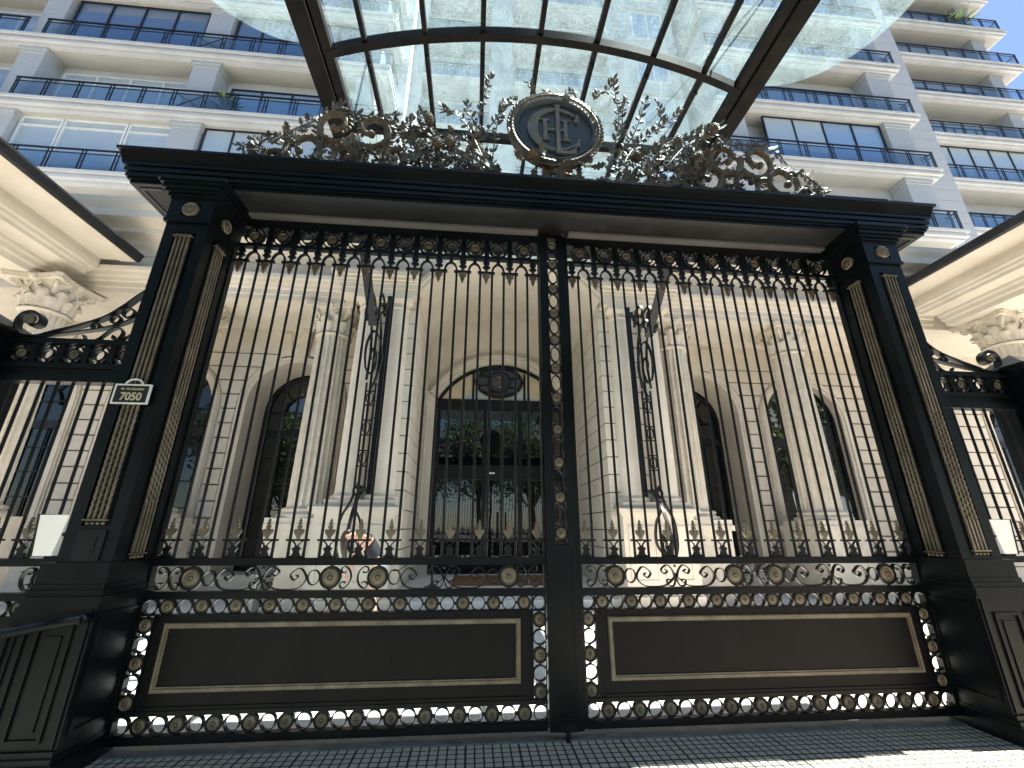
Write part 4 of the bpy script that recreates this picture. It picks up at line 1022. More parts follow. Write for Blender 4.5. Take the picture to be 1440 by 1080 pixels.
# upper wall of the portal with the segmental arch and vault
RV = 2.30; ZS = 7.10; RISE = 1.30; rad = (RV * RV + RISE * RISE) / (2 * RISE); zc0 = ZS + RISE - rad; a0 = math.asin(RV / rad)
def seg(dr=0, n=28): return [((rad + dr) * sin(-a0 + 2 * a0 * i / n), zc0 + (rad + dr) * cos(-a0 + 2 * a0 * i / n)) for i in range(n + 1)]
sp = seg()
m = MB()
for i in range(28):
    a, b = sp[i], sp[i + 1]
    m.add([(a[0], 5.55, a[1]), (b[0], 5.55, b[1]), (b[0], 5.55, 9.0), (a[0], 5.55, 9.0)], [(0, 1, 2, 3)])
    m.add([(a[0], 5.55, a[1]), (b[0], 5.55, b[1]), (b[0], 9.2, b[1]), (a[0], 9.2, a[1])], [(3, 2, 1, 0)])
m.box((-4.26, 5.5, 7.575), (-2.30, 7.7, 9.0)).box((2.30, 5.5, 7.575), (4.26, 7.7, 9.0))
part('portal_vault', m, 'stone', B, angle=25)
m = MB()
for dr, w_, d in ((.05, .10, .10), (.14, .10, .17), (.22, .07, .10)):
    pth = seg(dr); m.strap(pth, w_, 5.55 - d, 5.5499)
part('portal_archivolt', m, 'stone', B)
run([(y - .35 if y < 7 else y, z) for y, z in cor if z >= 8.2], -4.49, 4.49, 'portal_cornice')
# recess side walls, rusticated piers, back wall with door arch
for sg in (-1, 1):
    m = MB(); m.box((sg * 2.34, 5.75, 0), (sg * 3.55, 7.9, 7.0)).box((sg * 3.55, 6.6, 0), (sg * 3.7, 7.7, 7.0)); m.box((sg * 2.34, 7.9, 0), (sg * 2.62, 9.3, 7.0)); m.box((sg * 2.30, 5.75, 6.98), (sg * 2.62, 9.2, 7.12)).box((sg*2.62,7.701,6.99),(sg*4.4,9.3,9.0))
    part('portal_pier', m, 'stone', B, smooth=False)
    r = MB(); z = .5
    for k in range(16):
        z0 = .3 + k * .405; z1 = z0 + .405; g = .014
        r.box((sg * 2.305, 5.71, z0 + g), (sg * 2.62, 6.38, z1 - g)); r.box((sg * 2.32, 6.52, z0 + g), (sg * 2.6, 8.55, z1 - g))
    part('stone_courses', r, 'stone', B, smooth=False)
    r = MB()
    for k in range(17): 
        z0 = .3 + k * .405; r.box((sg * 2.332, 5.735, z0 - .012), (sg * 3.545, 8.56, z0 + .012))
    part('mortar_joints', r, 'stonegroove', B, smooth=False)
    j = MB().box((sg * 2.04, 9.02, .3), (sg * 2.14, 9.3, 5.5)).box((sg * 2.14, 8.95, .3), (sg * 2.26, 9.3, 5.55)).box((sg * 2.26, 8.80, .3), (sg * 2.335, 9.3, 5.6))
    part('door_jamb', j, 'stone', B, smooth=False)
# back wall above the door with a segmental head
RD, ZD, RID = 2.04, 5.5, 1.22; radd = (RD * RD + RID * RID) / (2 * RID); zcd = ZD + RID - radd; ad = math.asin(RD / radd)
def dseg(dr, n=28): return [((radd + dr) * sin(-ad + 2 * ad * i / n), zcd + (radd + dr) * cos(-ad + 2 * ad * i / n)) for i in range(n + 1)]
dp = dseg(0); m = MB()
for i in range(28):
    a, b = dp[i], dp[i + 1]
    m.add([(a[0], 9.1, a[1]), (b[0], 9.1, b[1]), (b[0], 9.1, 8.6), (a[0], 9.1, 8.6), (a[0], 9.4, a[1]), (b[0], 9.4, b[1])], [(0, 1, 2, 3), (0, 4, 5, 1)])
m.box((-2.4, 9.1, 5.45), (-2.04, 9.3, 8.6)).box((2.04, 9.1, 5.45), (2.4, 9.3, 8.6))
part('portal_back_wall', m, 'stone', B, smooth=False)
m = MB()
for dr, w_, d in ((.05, .09, .06), (.145, .10, .13), (.23, .07, .20), (.55, .05, .03)): m.strap(dseg(dr), w_, 9.1 - d, 9.0999)
part('door_archivolt', m, 'stone', B)
part('portal_step', MB().box((-2.33, 5.9, 0), (2.33, 9.5, .30)).box((-2.5, 5.55, 0), (2.5, 5.9, .15)), 'court', B, smooth=False)
# door
D = MB()
D.box((-2.04, 9.20, 5.16), (2.04, 9.34, 5.50)); D.box((-2.04, 9.22, .3), (-1.92, 9.33, 5.16)).box((1.92, 9.22, .3), (2.04, 9.33, 5.16)); D.box((-.56, 9.22, .3), (-.44, 9.33, 5.16)).box((.56, 9.22, .3), (.68, 9.33, 5.16)); D.box((.02, 9.23, .3), (.10, 9.32, 2.95))
D.box((-1.92, 9.21, 2.95), (1.92, 9.335, 3.38)); D.box((-1.92, 9.225, .3), (1.92, 9.325, .55))
D.strap(dseg(-.05), .10, 9.2, 9.33); D.box((-.95, 9.22, 5.5), (-.88, 9.3, 6.42)).box((.74, 9.22, 5.5), (.81, 9.3, 6.42))
dr = part('door', D, 'iron', B, smooth=False, label='tall black glazed entrance door with fanlight')
part('pane', MB().box((-1.93, 9.27, .5), (1.93, 9.29, 5.2)), 'doorglass', dr, smooth=False)
fp_ = dseg(-.04); part('fanlight', MB().prism([(-2.02, 5.48)] + fp_ + [(2.02, 5.48)], 9.28, 9.30), 'cream', dr, smooth=False)
fl = MB()
for k in range(9):
    a = pi * (k + .5) / 9; fl.prism([(-.07 + 1.15 * cos(a - .16), 5.5 + .42 * sin(a - .16)), (-.07 + 1.15 * cos(a + .16), 5.5 + .42 * sin(a + .16)), (-.07 + .2 * cos(a), 5.5 + .08 * sin(a))], 9.262, 9.278)
part('leaded_panel', fl, 'tglass3', dr, smooth=False)
part('handle', MB().tube([(-.06, 9.16, 1.0), (-.06, 9.16, 2.0)], .02, 8).tube([(.18, 9.16, 1.0), (.18, 9.16, 2.0)], .02, 8), 'iron', dr)
part('exit_sticker', MB().box((-.36, 9.2, 3.12), (-.17, 9.209, 3.17)), 'sign_white', dr, smooth=False)
om = MB().ring((-.07, 6.10), .74, .50, .09, 9.12, 9.22, 40); om.ring((-.07, 6.10), .36, .36, .05, 9.12, 9.2, 30)
for k in range(8):
    a = 2 * pi * k / 8 + .3; om.bar((-.07 + .36 * cos(a), 9.17, 6.10 + .36 * sin(a)), (-.07 + .72 * cos(a), 9.17, 6.10 + .48 * sin(a)), .03, .05, (0, 1, 0))
om.box((-.90, 9.14, 6.06), (-.80, 9.2, 6.14)).box((.66, 9.14, 6.06), (.76, 9.2, 6.14))
tm = part('transom_medallion', om, 'iron', B, label='oval glass medallion with monogram over the door')
part('pane', MB().prism([(-.07 + .72 * cos(2*pi*i/40), 6.10 + .48 * sin(2*pi*i/40)) for i in range(40)], 9.18, 9.19), 'fanglass', tm, smooth=False)
part('disc', MB().prism([(-.07 + .35 * cos(2*pi*i/40), 6.10 + .35 * sin(2*pi*i/40)) for i in range(40)], 9.15, 9.165), 'medal', tm, smooth=False)
mm = MB(); mm.strap([(-.09 + .15 * cos(a), 6.10 + .17 * sin(a)) for a in [radians(50 + 260 * i / 20) for i in range(21)]], .035, 9.13, 9.1495)
mm.box((-.085, 9.125, 5.90), (-.045, 9.1496, 6.30)).box((-.045, 9.128, 5.90), (.04, 9.1497, 5.925)); mm.box((-.15, 9.132, 6.03), (-.12, 9.1498, 6.17)).box((-.0, 9.132, 6.03), (.03, 9.1499, 6.17)).box((-.12, 9.134, 6.085), (.0, 9.1494, 6.115))
part('monogram', mm, 'gold', tm)
# columns ---------------------------------------------------------------
def fluted_shaft(r, h, flutes=20):
    prof = []; 
    for i in range(13):
        u = i / 12; prof.append((r * (1 - .16 * u ** 1.7), h * u))
    per = 6; n = flutes * per; shape = [1, 1, .90, .85, .85, .90]
    vs = []; 
    def md_(t, i):
        k = int(round(t / (2 * pi) * n)) % per
        return shape[k] if 0 < i < 12 else 1.0
    return MB().lathe(prof, n, (0, 0, 0), 'z', md_)
def corinthian(r, h):
    # bell with two rings of acanthus leaves, corner scrolls and a concave abacus
    m = MB().lathe([(r * 1.06, 0), (r * 1.12, .04), (r * 1.06, .08), (r * .98, .09), (r * .98, h * .45), (r * 1.1, h * .7), (r * 1.3, h * .85)], 28)
    def aleaf(a, z0, H, Wd, out):
        vs = []; nseg = 7
        for i in range(nseg + 1):
            u = i / nseg; rr = r * 1.0 + out * (u ** 2.2) + .015; z = z0 + H * (u - .18 * max(0, u - .72) * 5 * max(0, u - .72) * 5)
            w_ = Wd * (.75 + .5 * sin(pi * min(1, u * 1.1))) * (1 - .5 * max(0, u - .8) * 5) * (1 + .10 * (-1) ** i)
            for s_, dr in ((-1, -.03), (-.5, .015), (0, .035), (.5, .015), (1, -.03)):
                t = a + s_ * w_ / rr / 2; vs.append(((rr + dr) * cos(t), (rr + dr) * sin(t), z))
        fs = []
        for i in range(nseg):
            for j in range(4): p = i * 5 + j; fs.append((p, p + 1, p + 6, p + 5))
        m.add(vs, fs)
    for k in range(8): aleaf(2 * pi * k / 8, .09, h * .40, r * .62, r * .30)
    for k in range(8): aleaf(2 * pi * (k + .5) / 8, .09, h * .66, r * .60, r * .36)
    for k in range(4):
        a = pi / 4 + k * pi / 2; d = V((cos(a), sin(a), 0)); sdv = V((-sin(a), cos(a), 0))
        path = [d * (r * 1.05) + V((0, 0, h * .55)), d * (r * 1.2) + V((0, 0, h * .72)), d * (r * 1.48) + V((0, 0, h * .86))]
        c = d * (r * 1.50) + V((0, 0, h * .77))
        path += [c + d * (.09 * r / .42) * (1 - i / 14) * cos(pi / 2 - i * .6) + V((0, 0, (.09 * r / .42) * (1 - i / 14) * sin(pi / 2 - i * .6))) for i in range(13)]
        m.tube(path, [.05 * r / .42] * 3 + [.045 * r / .42 * (1 - i / 20) for i in range(13)], 6)
        for s_ in (-1, 1):
            a2 = k * pi / 2; d2 = V((cos(a2), sin(a2), 0)); s2 = V((-sin(a2), cos(a2), 0))
            c2 = d2 * r * 1.16 + s2 * s_ * r * .26 + V((0, 0, h * .76))
            m.tube([d2 * r * 1.0 + s2 * s_ * r * .5 + V((0, 0, h * .5))] + [c2 + s2 * -s_ * .07 * (1 - i / 12) * cos(i * .6) * r / .42 + V((0, 0, .07 * (1 - i / 12) * sin(i * .6) * r / .42)) + d2 * .01 for i in range(10)], .028 * r / .42, 6)
    # abacus
    pl = []
    for k in range(4):
        a = k * pi / 2; d2 = V((cos(a), sin(a))); s2 = V((-sin(a), cos(a)))
        for i in range(9):
            q = -1 + 2 * i / 8; p = d2 * r * (1.30 + .26 * q * q) + s2 * q * r * 1.42; pl.append((p.x, p.y))
    m.prism(pl, h * .86, h * .93, 'z'); m.prism([(x * 1.04, y * 1.04) for x, y in pl], h * .932, h, 'z')
    for k in range(4):
        a = k * pi / 2; m.sphere((r * 1.36 * cos(a), r * 1.36 * sin(a), h * .92), .075 * r / .42, 8, 6)
    return m
def column(parent, x, y, r, zb, zn, zt, meshes, label=None):
    c = part('fluted_column', meshes[0], None, parent, (x, y, zb), label=label)
    part('capital', meshes[1], None, c, (x, y, zn)); part('base', meshes[2], None, c, (x, y, zb - .36))
    return c
ZB_, ZN_ = 1.98, 6.16
csh = fluted_shaft(.45, ZN_ - ZB_).mesh('fluted_column', 'stone2', True, 50); cca = corinthian(.40, 7.0 - ZN_ - .002).mesh('capital', 'stone2', True, 40)
cba = MB().lathe([(.62, .12), (.64, .15), (.62, .20), (.56, .21), (.53, .25), (.55, .27), (.56, .30), (.53, .33), (.47, .34), (.46, .36)], 40).box((-.63, -.63, 0), (.63, .63, .12)).mesh('base', 'stone2', True, 40)
for x, l in ((-8.0, 'fluted column behind the left gate pillar'), (-4.56, 'fluted column left of the portal'), (4.56, 'fluted column right of the portal'), (8.0, 'fluted column in front of the right tree-reflecting window')):
    column(B, x, 6.45, .45, ZB_, ZN_, 7.0, (csh, cca, cba), l)
    p = MB().box((x - .60, 5.85, .18), (x + .60, 7.2, 1.50)).box((x - .66, 5.79, 1.50), (x + .66, 7.2, 1.62)).box((x - .68, 5.77, 0), (x + .68, 7.2, .18))
    part('column_pedestal', p, 'stone2', B, smooth=False)
tsh = MB().lathe([(.36, .0), (.37, .04), (.35, .09), (.31, .10), (.30, .13), (.285, .15)] + [(.285 - .04 * (i / 10) ** 1.6, .15 + 4.42 * i / 10) for i in range(11)] + [(.275, 4.58), (.275, 4.61), (.25, 4.63), (.25, 4.72), (.27, 4.74), (.30, 4.78), (.32, 4.80)], 40).box((-.34, -.34, 4.80), (.34, .34, 4.905)).box((-.38, -.38, -.10), (.38, .38, 0)).mesh('smooth_column', 'stone', True, 40)
for x in (-3.50, -2.80, 2.84, 3.62): part('smooth_column', tsh, None, B, (x, 5.72, 2.095))
for sg in (-1, 1):
    p = MB().box((sg * 2.42, 5.32, .22), (sg * 4.02, 6.1, 1.80)); p.box((sg * 2.38, 5.27, 1.80), (sg * 4.06, 6.1, 1.86)).box((sg * 2.32, 5.20, 1.86), (sg * 4.12, 6.1, 1.95)).box((sg * 2.38, 5.27, 1.95), (sg * 4.06, 6.1, 1.992)).box((sg * 2.36, 5.26, 0), (sg * 4.08, 6.1, .22))
    for a, b in ((2.52, 2.60), (3.1, 3.18), (3.26, 3.34), (3.84, 3.92)): p.box((sg * a, 5.30, .45), (sg * b, 5.3199, 1.6))
    for a, b in ((2.60, 3.1), (3.34, 3.84)):
        for z in (.45, 1.52): p.box((sg * a, 5.30, z), (sg * b, 5.3198, z + .08))
    part('portal_pedestal', p, 'stone', B, smooth=False)
# ------------------------------------------------------------------ side porches (wings)
def porch(sg, dx, label):
    t = thing('side_porch', label, 'porch', (sg * (11 + dx), 3.5, 0), 'columned porches either side of the courtyard')
    prof = [(9.2, 7.67), (9.55, 7.67), (9.55, 7.70), (10.0, 7.70), (10.0, 7.56), (10.03, 7.44), (10.10, 7.42), (10.12, 7.36), (10.2, 7.34), (10.22, 7.27), (10.64, 7.26), (10.66, 7.20), (10.72, 7.17), (10.74, 7.08), (10.83, 7.06), (10.86, 6.94), (11.75, 6.94), (11.75, 8.3), (9.7, 7.86), (9.2, 7.82)]
    part('eaves', prism_y([(sg * (a + dx), b) for a, b in prof], .9, 5.58), 'stone', t, smooth=False)
    part('gutter', prism_y([(sg * (a + dx), b) for a, b in [(9.2, 7.68), (9.13, 7.70), (9.10, 7.82), (9.07, 7.83), (9.07, 7.87), (9.2, 7.87)]], .88, 5.62), 'gutter', t, smooth=False)
    part('roof', prism_y([(sg * (a + dx), b) for a, b in [(9.2, 7.88), (9.72, 7.92), (11.75, 8.36), (11.75, 8.40), (9.2, 7.92)]], .88, 5.6), 'gutter', t, smooth=False)
    cx_ = 10.75 if sg < 0 else 13.2
    for y in (1.9, 5.6 if sg < 0 else 5.15):
        column(t, sg * cx_, y, .45, ZB_, ZN_ - .06, 6.94, (csh, cca, cba))
        part('column_pedestal', MB().box((sg * (cx_ - .6), y - .6, 0), (sg * (cx_ + .6), y + .6, 1.62)), 'stone2', t, smooth=False)
def prism_y(poly, y0, y1): return MB().prism(poly, y0, y1, 'y')
porch(-1, 0, 'cream eaves and fluted columns of the porch at the left, above the 7050 pillar side'); porch(1, 1.42, 'cream eaves and fluted columns of the porch at the right, behind the right pillar')
# ------------------------------------------------------------------ apartment tower
T = thing('apartment_tower', 'tall pale stone apartment tower with stacked glazed balconies behind the entrance building', 'apartment block', (0, 14, 0))
rt_ = random.Random(5)
def slab(x0, x1, y0, y1, zt, wrapl=True, wrapr=True):
    m = MB()
    for e, a, b in ((0, -.12, 0), (-.10, -.22, -.12), (-.04, -.34, -.22), (-.16, -.46, -.34)):
        m.box((x0 - (e if wrapl else 0), y0 - e, zt + a), (x1 + (e if wrapr else 0), y1, zt + b))
    part('balcony_slab', m, 'tstone', T, smooth=False)
    part('balcony_soffit', MB().box((x0 + .35, y0 + .35, zt - .475), (x1 - .35, y1 - .01, zt - .4601)), 'tsoffit', T, smooth=False)
def railing(x0, x1, y, z, step=1.15, xs=(), ret=None):
    m = MB(); h = 1.02
    m.box((x0, y - .03, z + h - .03), (x1, y + .03, z + h + .015)).box((x0, y - .015, z + h - .20), (x1, y + .015, z + h - .17)); m.box((x0, y - .012, z + .06), (x1, y + .012, z + .085))
    n = max(1, round((x1 - x0) / step))
    for k in range(n + 1):
        x = x0 + (x1 - x0) * k / n
        for o in ((-.06, .06) if 0 < k < n else ((.03, .12) if k == 0 else (-.12, -.03))): m.box((x + o - .016, y - .016, z), (x + o + .016, y + .016, z + h - .03))
        if 0 < k < n: m.box((x - .06, y - .012, z + .5), (x + .06, y + .012, z + .52))
    for a in xs:
        m.bar((a, y, z + .1), (a + 1.0, y, z + h - .22), .022, .022).bar((a, y, z + h - .22), (a + 1.0, y, z + .1), .022, .022)
    if ret:
        for yy in (ret,):
            m.box((x1 - .03, y, z + h - .03), (x1 + .03, yy, z + h + .015)).box((x1 - .012, y, z + h - .2), (x1 + .012, yy, z + h - .17))
            m.box((x1 - .016, y + .5, z), (x1 + .016, y + .53, z + h))
    r = part('railing', m, 'gtop', T, smooth=False)
    part('railing_glass', MB().box((x0 + .03, y + .004, z + .085), (x1 - .03, y + .014, z + h - .20)), 'railglass', r, smooth=False)
def window(x0, x1, z0, z1, y, panes, style, trans=0.0):
    fm_ = MB(); w_ = .07 if style == 'white' else .045
    fm_.box((x0, y - .05, z0), (x0 + w_, y + .05, z1)).box((x1 - w_, y - .05, z0), (x1, y + .05, z1)).box((x0 + w_, y - .05, z1 - w_), (x1 - w_, y + .05, z1)).box((x0 + w_, y - .05, z0), (x1 - w_, y + .05, z0 + w_))
    for k in range(1, panes):
        x = x0 + (x1 - x0) * k / panes; fm_.box((x - w_ * .6, y - .045, z0 + w_), (x + w_ * .6, y + .045, z1 - w_))
    if trans: fm_.box((x0 + w_, y - .047, z1 - trans - w_ / 2), (x1 - w_, y + .046, z1 - trans + w_ / 2))
    o = part('window', fm_, 'white' if style == 'white' else 'gtop', T, smooth=False)
    k = rt_.random()
    mat = ('tglass1' if k < .55 else 'tglass3' if k < .8 else 'tglass2') if style == 'white' else ('tglass1' if k < .45 else 'tglass2' if k < .8 else 'tglass3')
    part('pane', MB().box((x0 + .02, y + .006, z0 + .02), (x1 - .02, y + .02, z1 - .02)), mat, o, smooth=False)
    if style == 'white' and rt_.random() < .7 or style != 'white' and rt_.random() < .3:
        q = rt_.uniform(.2, .75); part('blind', MB().box((x0 + w_, y - .004, z1 - w_ - (z1 - z0) * q), (x0 + (x1 - x0) / panes * rt_.randint(1, panes) - w_, y + .004, z1 - w_)), 'tglass3', o, smooth=False)
def pier(x0, x1, y0, y1, z0, z1):
    m = MB().box((x0, y0, z0), (x1, y1, z1 - .001)); m.box((x0 - .04, y0 - .04, z1 - .26), (x1 + .04, y1, z1 - .14)).box((x0 - .08, y0 - .08, z1 - .14), (x1 + .08, y1, z1 - .002))
    m.box((x0 - .05, y0 - .05, z0 + .002), (x1 + .05, y1, z0 + .25))
    part('pier', m, 'granite', T, smooth=False)
def wall(x0, x1, y0, y1, z0, z1, mat='tstone', name='wall'):
    part(name, MB().box((x0, y0, z0), (x1, y1, z1)), mat, T, smooth=False)
F0, FH = 13.55, 3.33; NF = 7
Y9 = 9.0
# base storey behind the parapet
wall(-30, -4.9, 10.6, 14, 6, F0 - .48); wall(-4.9, 9.5, 12.0, 15, 6, F0 - .4); wall(9.5, 19.3, 10.6, 14, 6, F0 - .48)
wall(-30, -4.9, 9.4, 10.6, 9.3, 11.6, 'granite', 'base_course'); wall(9.5, 19.4, 9.4, 10.6, 9.3, 11.6, 'granite', 'base_course')
for k in range(NF):
    z = F0 + FH * k; zt = z + FH
    slab(-31, -4.9, Y9, 10.9, z, False, True); slab(9.6, 19.75, Y9, 10.9, z)
    H = FH - .48
    wall(-31, -5.6, 10.02, 12.5, z, zt - .46); wall(10.2, 19.0, 10.02, 12.5, z, zt - .46)
    for a, b in ((-19.35, -18.45), (-12.85, -11.85), (-6.3, -5.45), (-26, -25.1)): pier(a, b, 9.30, 10.0, z, z + H)
    for a, b in ((10.1, 11.0), (18.0, 19.2)): pier(a, b, 9.30, 10.0, z, z + H)
    if k % 3 == 0:
        window(-18.40, -16.9, z + .02, z + H, 9.55, 1, 'white', .42); window(-16.85, -14.6, z + .02, z + H, 9.55, 1, 'white', .42); window(-14.55, -12.95, z + .02, z + H, 9.55, 1, 'white', .42)
    elif k == 2: window(-18.3, -13.0, z + .02, z + H - .01, 9.5, 4, 'dark')
    else:
        window(-18.2, -13.0, z + .02, z + H - .42, 9.97, 4 if k % 2 else 3, 'white', .35)
    window(-25.0, -19.5, z + .02, z + H - .42, 9.97, 4, 'white')
    if k % 2 == 0: window(-11.75, -6.4, z + .02, z + H - .01, 9.50, 5, 'dark')
    else: window(-11.6, -6.6, z + .02, z + H - .5, 9.97, 4, 'dark')
    railing(-31, -19.4, 9.12, z); railing(-18.75, -4.95, 9.12, z, 1.15, (-12.9,), 10.6)
    if k % 3 == 1: window(12.0, 17.9, z + .02, z + H - .01, 9.48, 4, 'dark')
    else: window(11.6, 17.6, z + .02, z + H - .6, 9.97, 5, 'dark')
    railing(9.7, 19.65, 9.12, z, 1.25, (10.2,), 10.6)
    # slim return balcony beside the quoined pier
    m = MB().box((19.3, 9.9, z + .55), (20.5, 11.5, z + .67)).box((19.3, 9.85, z + .67), (20.55, 11.5, z + .78)); part('side_balcony', m, 'tstone', T, smooth=False)
    railing(19.75, 20.5, 9.9, z + .78, 1.0)
wall(19.2, 20.6, 11.0, 14, 6, F0 + FH * NF)
for k in range(NF): window(19.35, 20.4, F0 + FH * k + .75, F0 + FH * k + 3.0, 10.97, 1, 'white')
# quoined pier between the two blocks
q = MB(); zz = 6.0
while zz < 42: q.box((20.55, 10.2, zz + .012), (21.95, 14, zz + .63)); zz += .642
part('quoin_pier', q, 'granite', T, smooth=False); wall(20.57, 21.93, 10.22, 13.9, 6, 42)
for k in range(NF + 3):
    z = 13.20 + FH * k
    slab(21.9, 33.7, 12.0, 14.4, z + .0, False, True); H = FH - .48
    wall(21.95, 32.0, 13.32, 16, z, z + FH - .46)
    pier(31.6, 32.5, 12.6, 13.3, z, z + H)
    window(22.4, 31.4, z + .02, z + H - .7, 13.28, 6, 'dark')
    if k == 2: window(22.2, 31.3, z + .02, z + H - .01, 12.5, 7, 'dark')
    railing(22.0, 33.5, 12.12, z, 1.35, (), 14)
wall(24, 33, 16, 24, 0, 13.2 + FH * (NF + 3)); wall(-31, -5.0, 12.5, 24, 6, F0 + FH * NF); wall(10.0, 20.6, 14, 24, 6, F0 + FH * NF)
# recessed middle of the tower
wall(-6, 11, 12.6, 24, 6, F0 + FH * (NF + 2))
for a, b, y in ((-5.3, -4.65, 11.0), (-4.65, -4.1, 11.8), (-.6, .6, 12.1), (5.9, 6.5, 11.8), (6.5, 9.6, 11.3)): wall(a, b, y, 13, 6, F0 + FH * (NF + 2), 'tstone', 'pilaster')
for k in range(NF + 1):
    z = F0 + FH * k
    for a, b in ((-4.0, -.75), (.75, 5.8)):
        m = MB().box((a - .12, 11.55, z - .12), (b + .12, 12.62, z)).box((a, 11.65, z - .25), (b, 12.61, z - .12)).box((a + .1, 11.8, z - .36), (b - .1, 12.6, z - .25)); part('balcony_slab', m, 'tstone', T, smooth=False)
        railing(a - .05, b + .05, 11.65, z, 1.2); n_ = 3
        window(a + .25, b - .25, z + .02, z + 2.6, 12.52, 3 if a < 0 else 4, 'white')
    window(7.2, 9.0, z + .4, z + 2.6, 11.26, 2, 'white')
    m = MB().box((-4.2, 12.35, z + 2.95), (6.0, 12.61, z + 3.05)).box((6.5, 11.2, z + 2.9), (9.58, 11.31, z + 3.05)).box((-5.32, 10.95, z + 2.95), (-4.63, 11.02, z + 3.1)); part('string_course', m, 'tstone', T, smooth=False)

# planters on balconies
def spiky(x, y, z, n, L, label):
    t_ = thing('potted_plant', label, 'plant', (x, y, z)); r_ = random.Random(int(x * 10)); m = MB()
    for k in range(n):
        a = r_.uniform(0, 2 * pi); el = r_.uniform(.2, 1.45); l = L * r_.uniform(.7, 1.1); d = V((cos(a) * cos(el), sin(a) * cos(el), sin(el))); s = d.cross(V((0, 0, 1))).normalized() * .035
        p = V((x, y, z + .55)); mid = p + d * l * .6; tip = p + d * l + V((0, 0, -.25 * l * cos(el)))
        m.add([p + s, p - s, mid - s * 1.1, tip, mid + s * 1.1], [(0, 1, 2, 4), (4, 2, 3)])
    part('leaves', m, 'palm', t_, smooth=False); part('pot', MB().lathe([(.18, 0), (.26, .45), (.28, .5), (.24, .5)], 16, (x, y, z)), 'trunk', t_)
spiky(30.9, 12.5, 13.2 + FH * 6, 90, 1.6, 'spiky palm in a pot on a high balcony at the right end of the tower')
spiky(30.0, 12.55, 13.2 + FH * 6, 60, 1.1, 'low spiky plant beside the taller palm on the high right balcony')
spiky(-11.2, 9.5, F0 + FH, 80, .9, 'bushy potted plant on a left balcony beside a stone pier')
# ------------------------------------------------------------------ courtyard things
solo('doormat', MB().box((-1.25, 6.6, .302), (1.4, 8.6, .33)).box((-1.15, 6.7, .33), (1.3, 8.5, .336)), 'matfib', 'large brown doormat lying before the glazed entrance door', 'doormat', loc=(0, 0, 0), smooth=False)
def bollard(x, y, label):
    t = thing('bollard', label, 'bollard', (x, y, 0), 'round topped black bollards in the courtyard')
    part('post', MB().lathe([(.17, 0), (.17, .06), (.12, .09), (.11, .6), (.15, .64), (.15, .70), (.10, .72)], 20, (x, y, 0)), 'rubber', t)
    part('ball', MB().sphere((x, y, .86), .17, 16, 12), 'rubber', t)
bollard(-4.45, 4.6, 'round topped black bollard left of the bending person'); bollard(4.75, 4.9, 'round topped black bollard on the right, by the fluted column pedestal')
t = thing('stanchion', 'small black rope stanchion standing left of the doormat', 'stanchion', (-1.65, 6.3, .3))
part('post', MB().lathe([(.16, .30), (.16, .33), (.05, .36), (.025, .40), (.025, 1.1), (.05, 1.13), (.05, 1.17)], 16, (-1.65, 6.3, 0)), 'rubber', t)

# person bending over beside the left column pedestal
t = thing('person', 'person in a black vest and denim shorts bending over by the left column pedestal', 'person', (-2.62, 4.45, 0))
def skin_obj(name, verts, edges, radii, mat, parent, root=0, lv=2):
    me = bpy.data.meshes.new(name); me.from_pydata(verts, edges, []); me.materials.append(M[mat])
    o = link(name, me, parent, (0, 0, 0)); sk = o.modifiers.new('skin', 'SKIN'); sk.use_smooth_shade = True
    for i, r in enumerate(radii):
        d = me.skin_vertices[0].data[i]; d.radius = (r, r) if not isinstance(r, tuple) else r; d.use_root = (i == root)
    s = o.modifiers.new('sub', 'SUBSURF'); s.levels = lv; s.render_levels = lv
    return o
ox, oy = -2.52, 4.45
def P_(a, y, z): return (ox + a, oy + y, z)
# figure faces left: hips at right, head to the left and low
vb = [P_(.08, 0, .93), P_(.0, .0, 1.06), P_(-.12, .0, 1.23), P_(-.25, 0, 1.37), P_(-.34, 0, 1.41), P_(-.43, -.01, 1.41), P_(-.52, -.02, 1.40), P_(-.58, -.02, 1.36),
  P_(.06, -.10, .86), P_(.03, -.11, .48), P_(.10, -.11, .09), P_(-.04, -.12, .04), P_(.10, .10, .86), P_(-.08, .12, .50), P_(.04, .12, .09), P_(-.12, .13, .04),
  P_(-.24, -.17, 1.38), P_(-.02, -.30, 1.37), P_(-.20, -.30, 1.16), P_(-.27, -.28, 1.11), P_(-.27, .17, 1.37), P_(-.36, .22, 1.10), P_(-.46, .16, .86), P_(-.49, .14, .79)]
ed = [(0,1),(1,2),(2,3),(3,4),(4,5),(5,6),(6,7),(0,8),(8,9),(9,10),(10,11),(0,12),(12,13),(13,14),(14,15),(3,16),(16,17),(17,18),(18,19),(3,20),(20,21),(21,22),(22,23)]
ra = [.14,.125,.13,.13,.075,.055,.095,.07,.095,.058,.040,.030,.095,.058,.040,.030,.058,.042,.032,.026,.058,.042,.032,.026]
body = skin_obj('body', vb, ed, ra, 'skin', t)
skin_obj('vest', [P_(.03,0,1.0), P_(-.01,0,1.06), P_(-.12,0,1.23), P_(-.22,0,1.34), P_(-.30,0,1.395)], [(0,1),(1,2),(2,3),(3,4)], [.152,.150,.156,.152,.125], 'shirt', t)
skin_obj('shorts', [P_(.06,0,.98), P_(.07,0,.91), P_(.06,-.10,.83), P_(.05,-.11,.66), P_(.10,.10,.83), P_(.02,.11,.67)], [(0,1),(1,2),(2,3),(1,4),(4,5)], [.135,.15,.112,.088,.112,.088], 'denim', t)
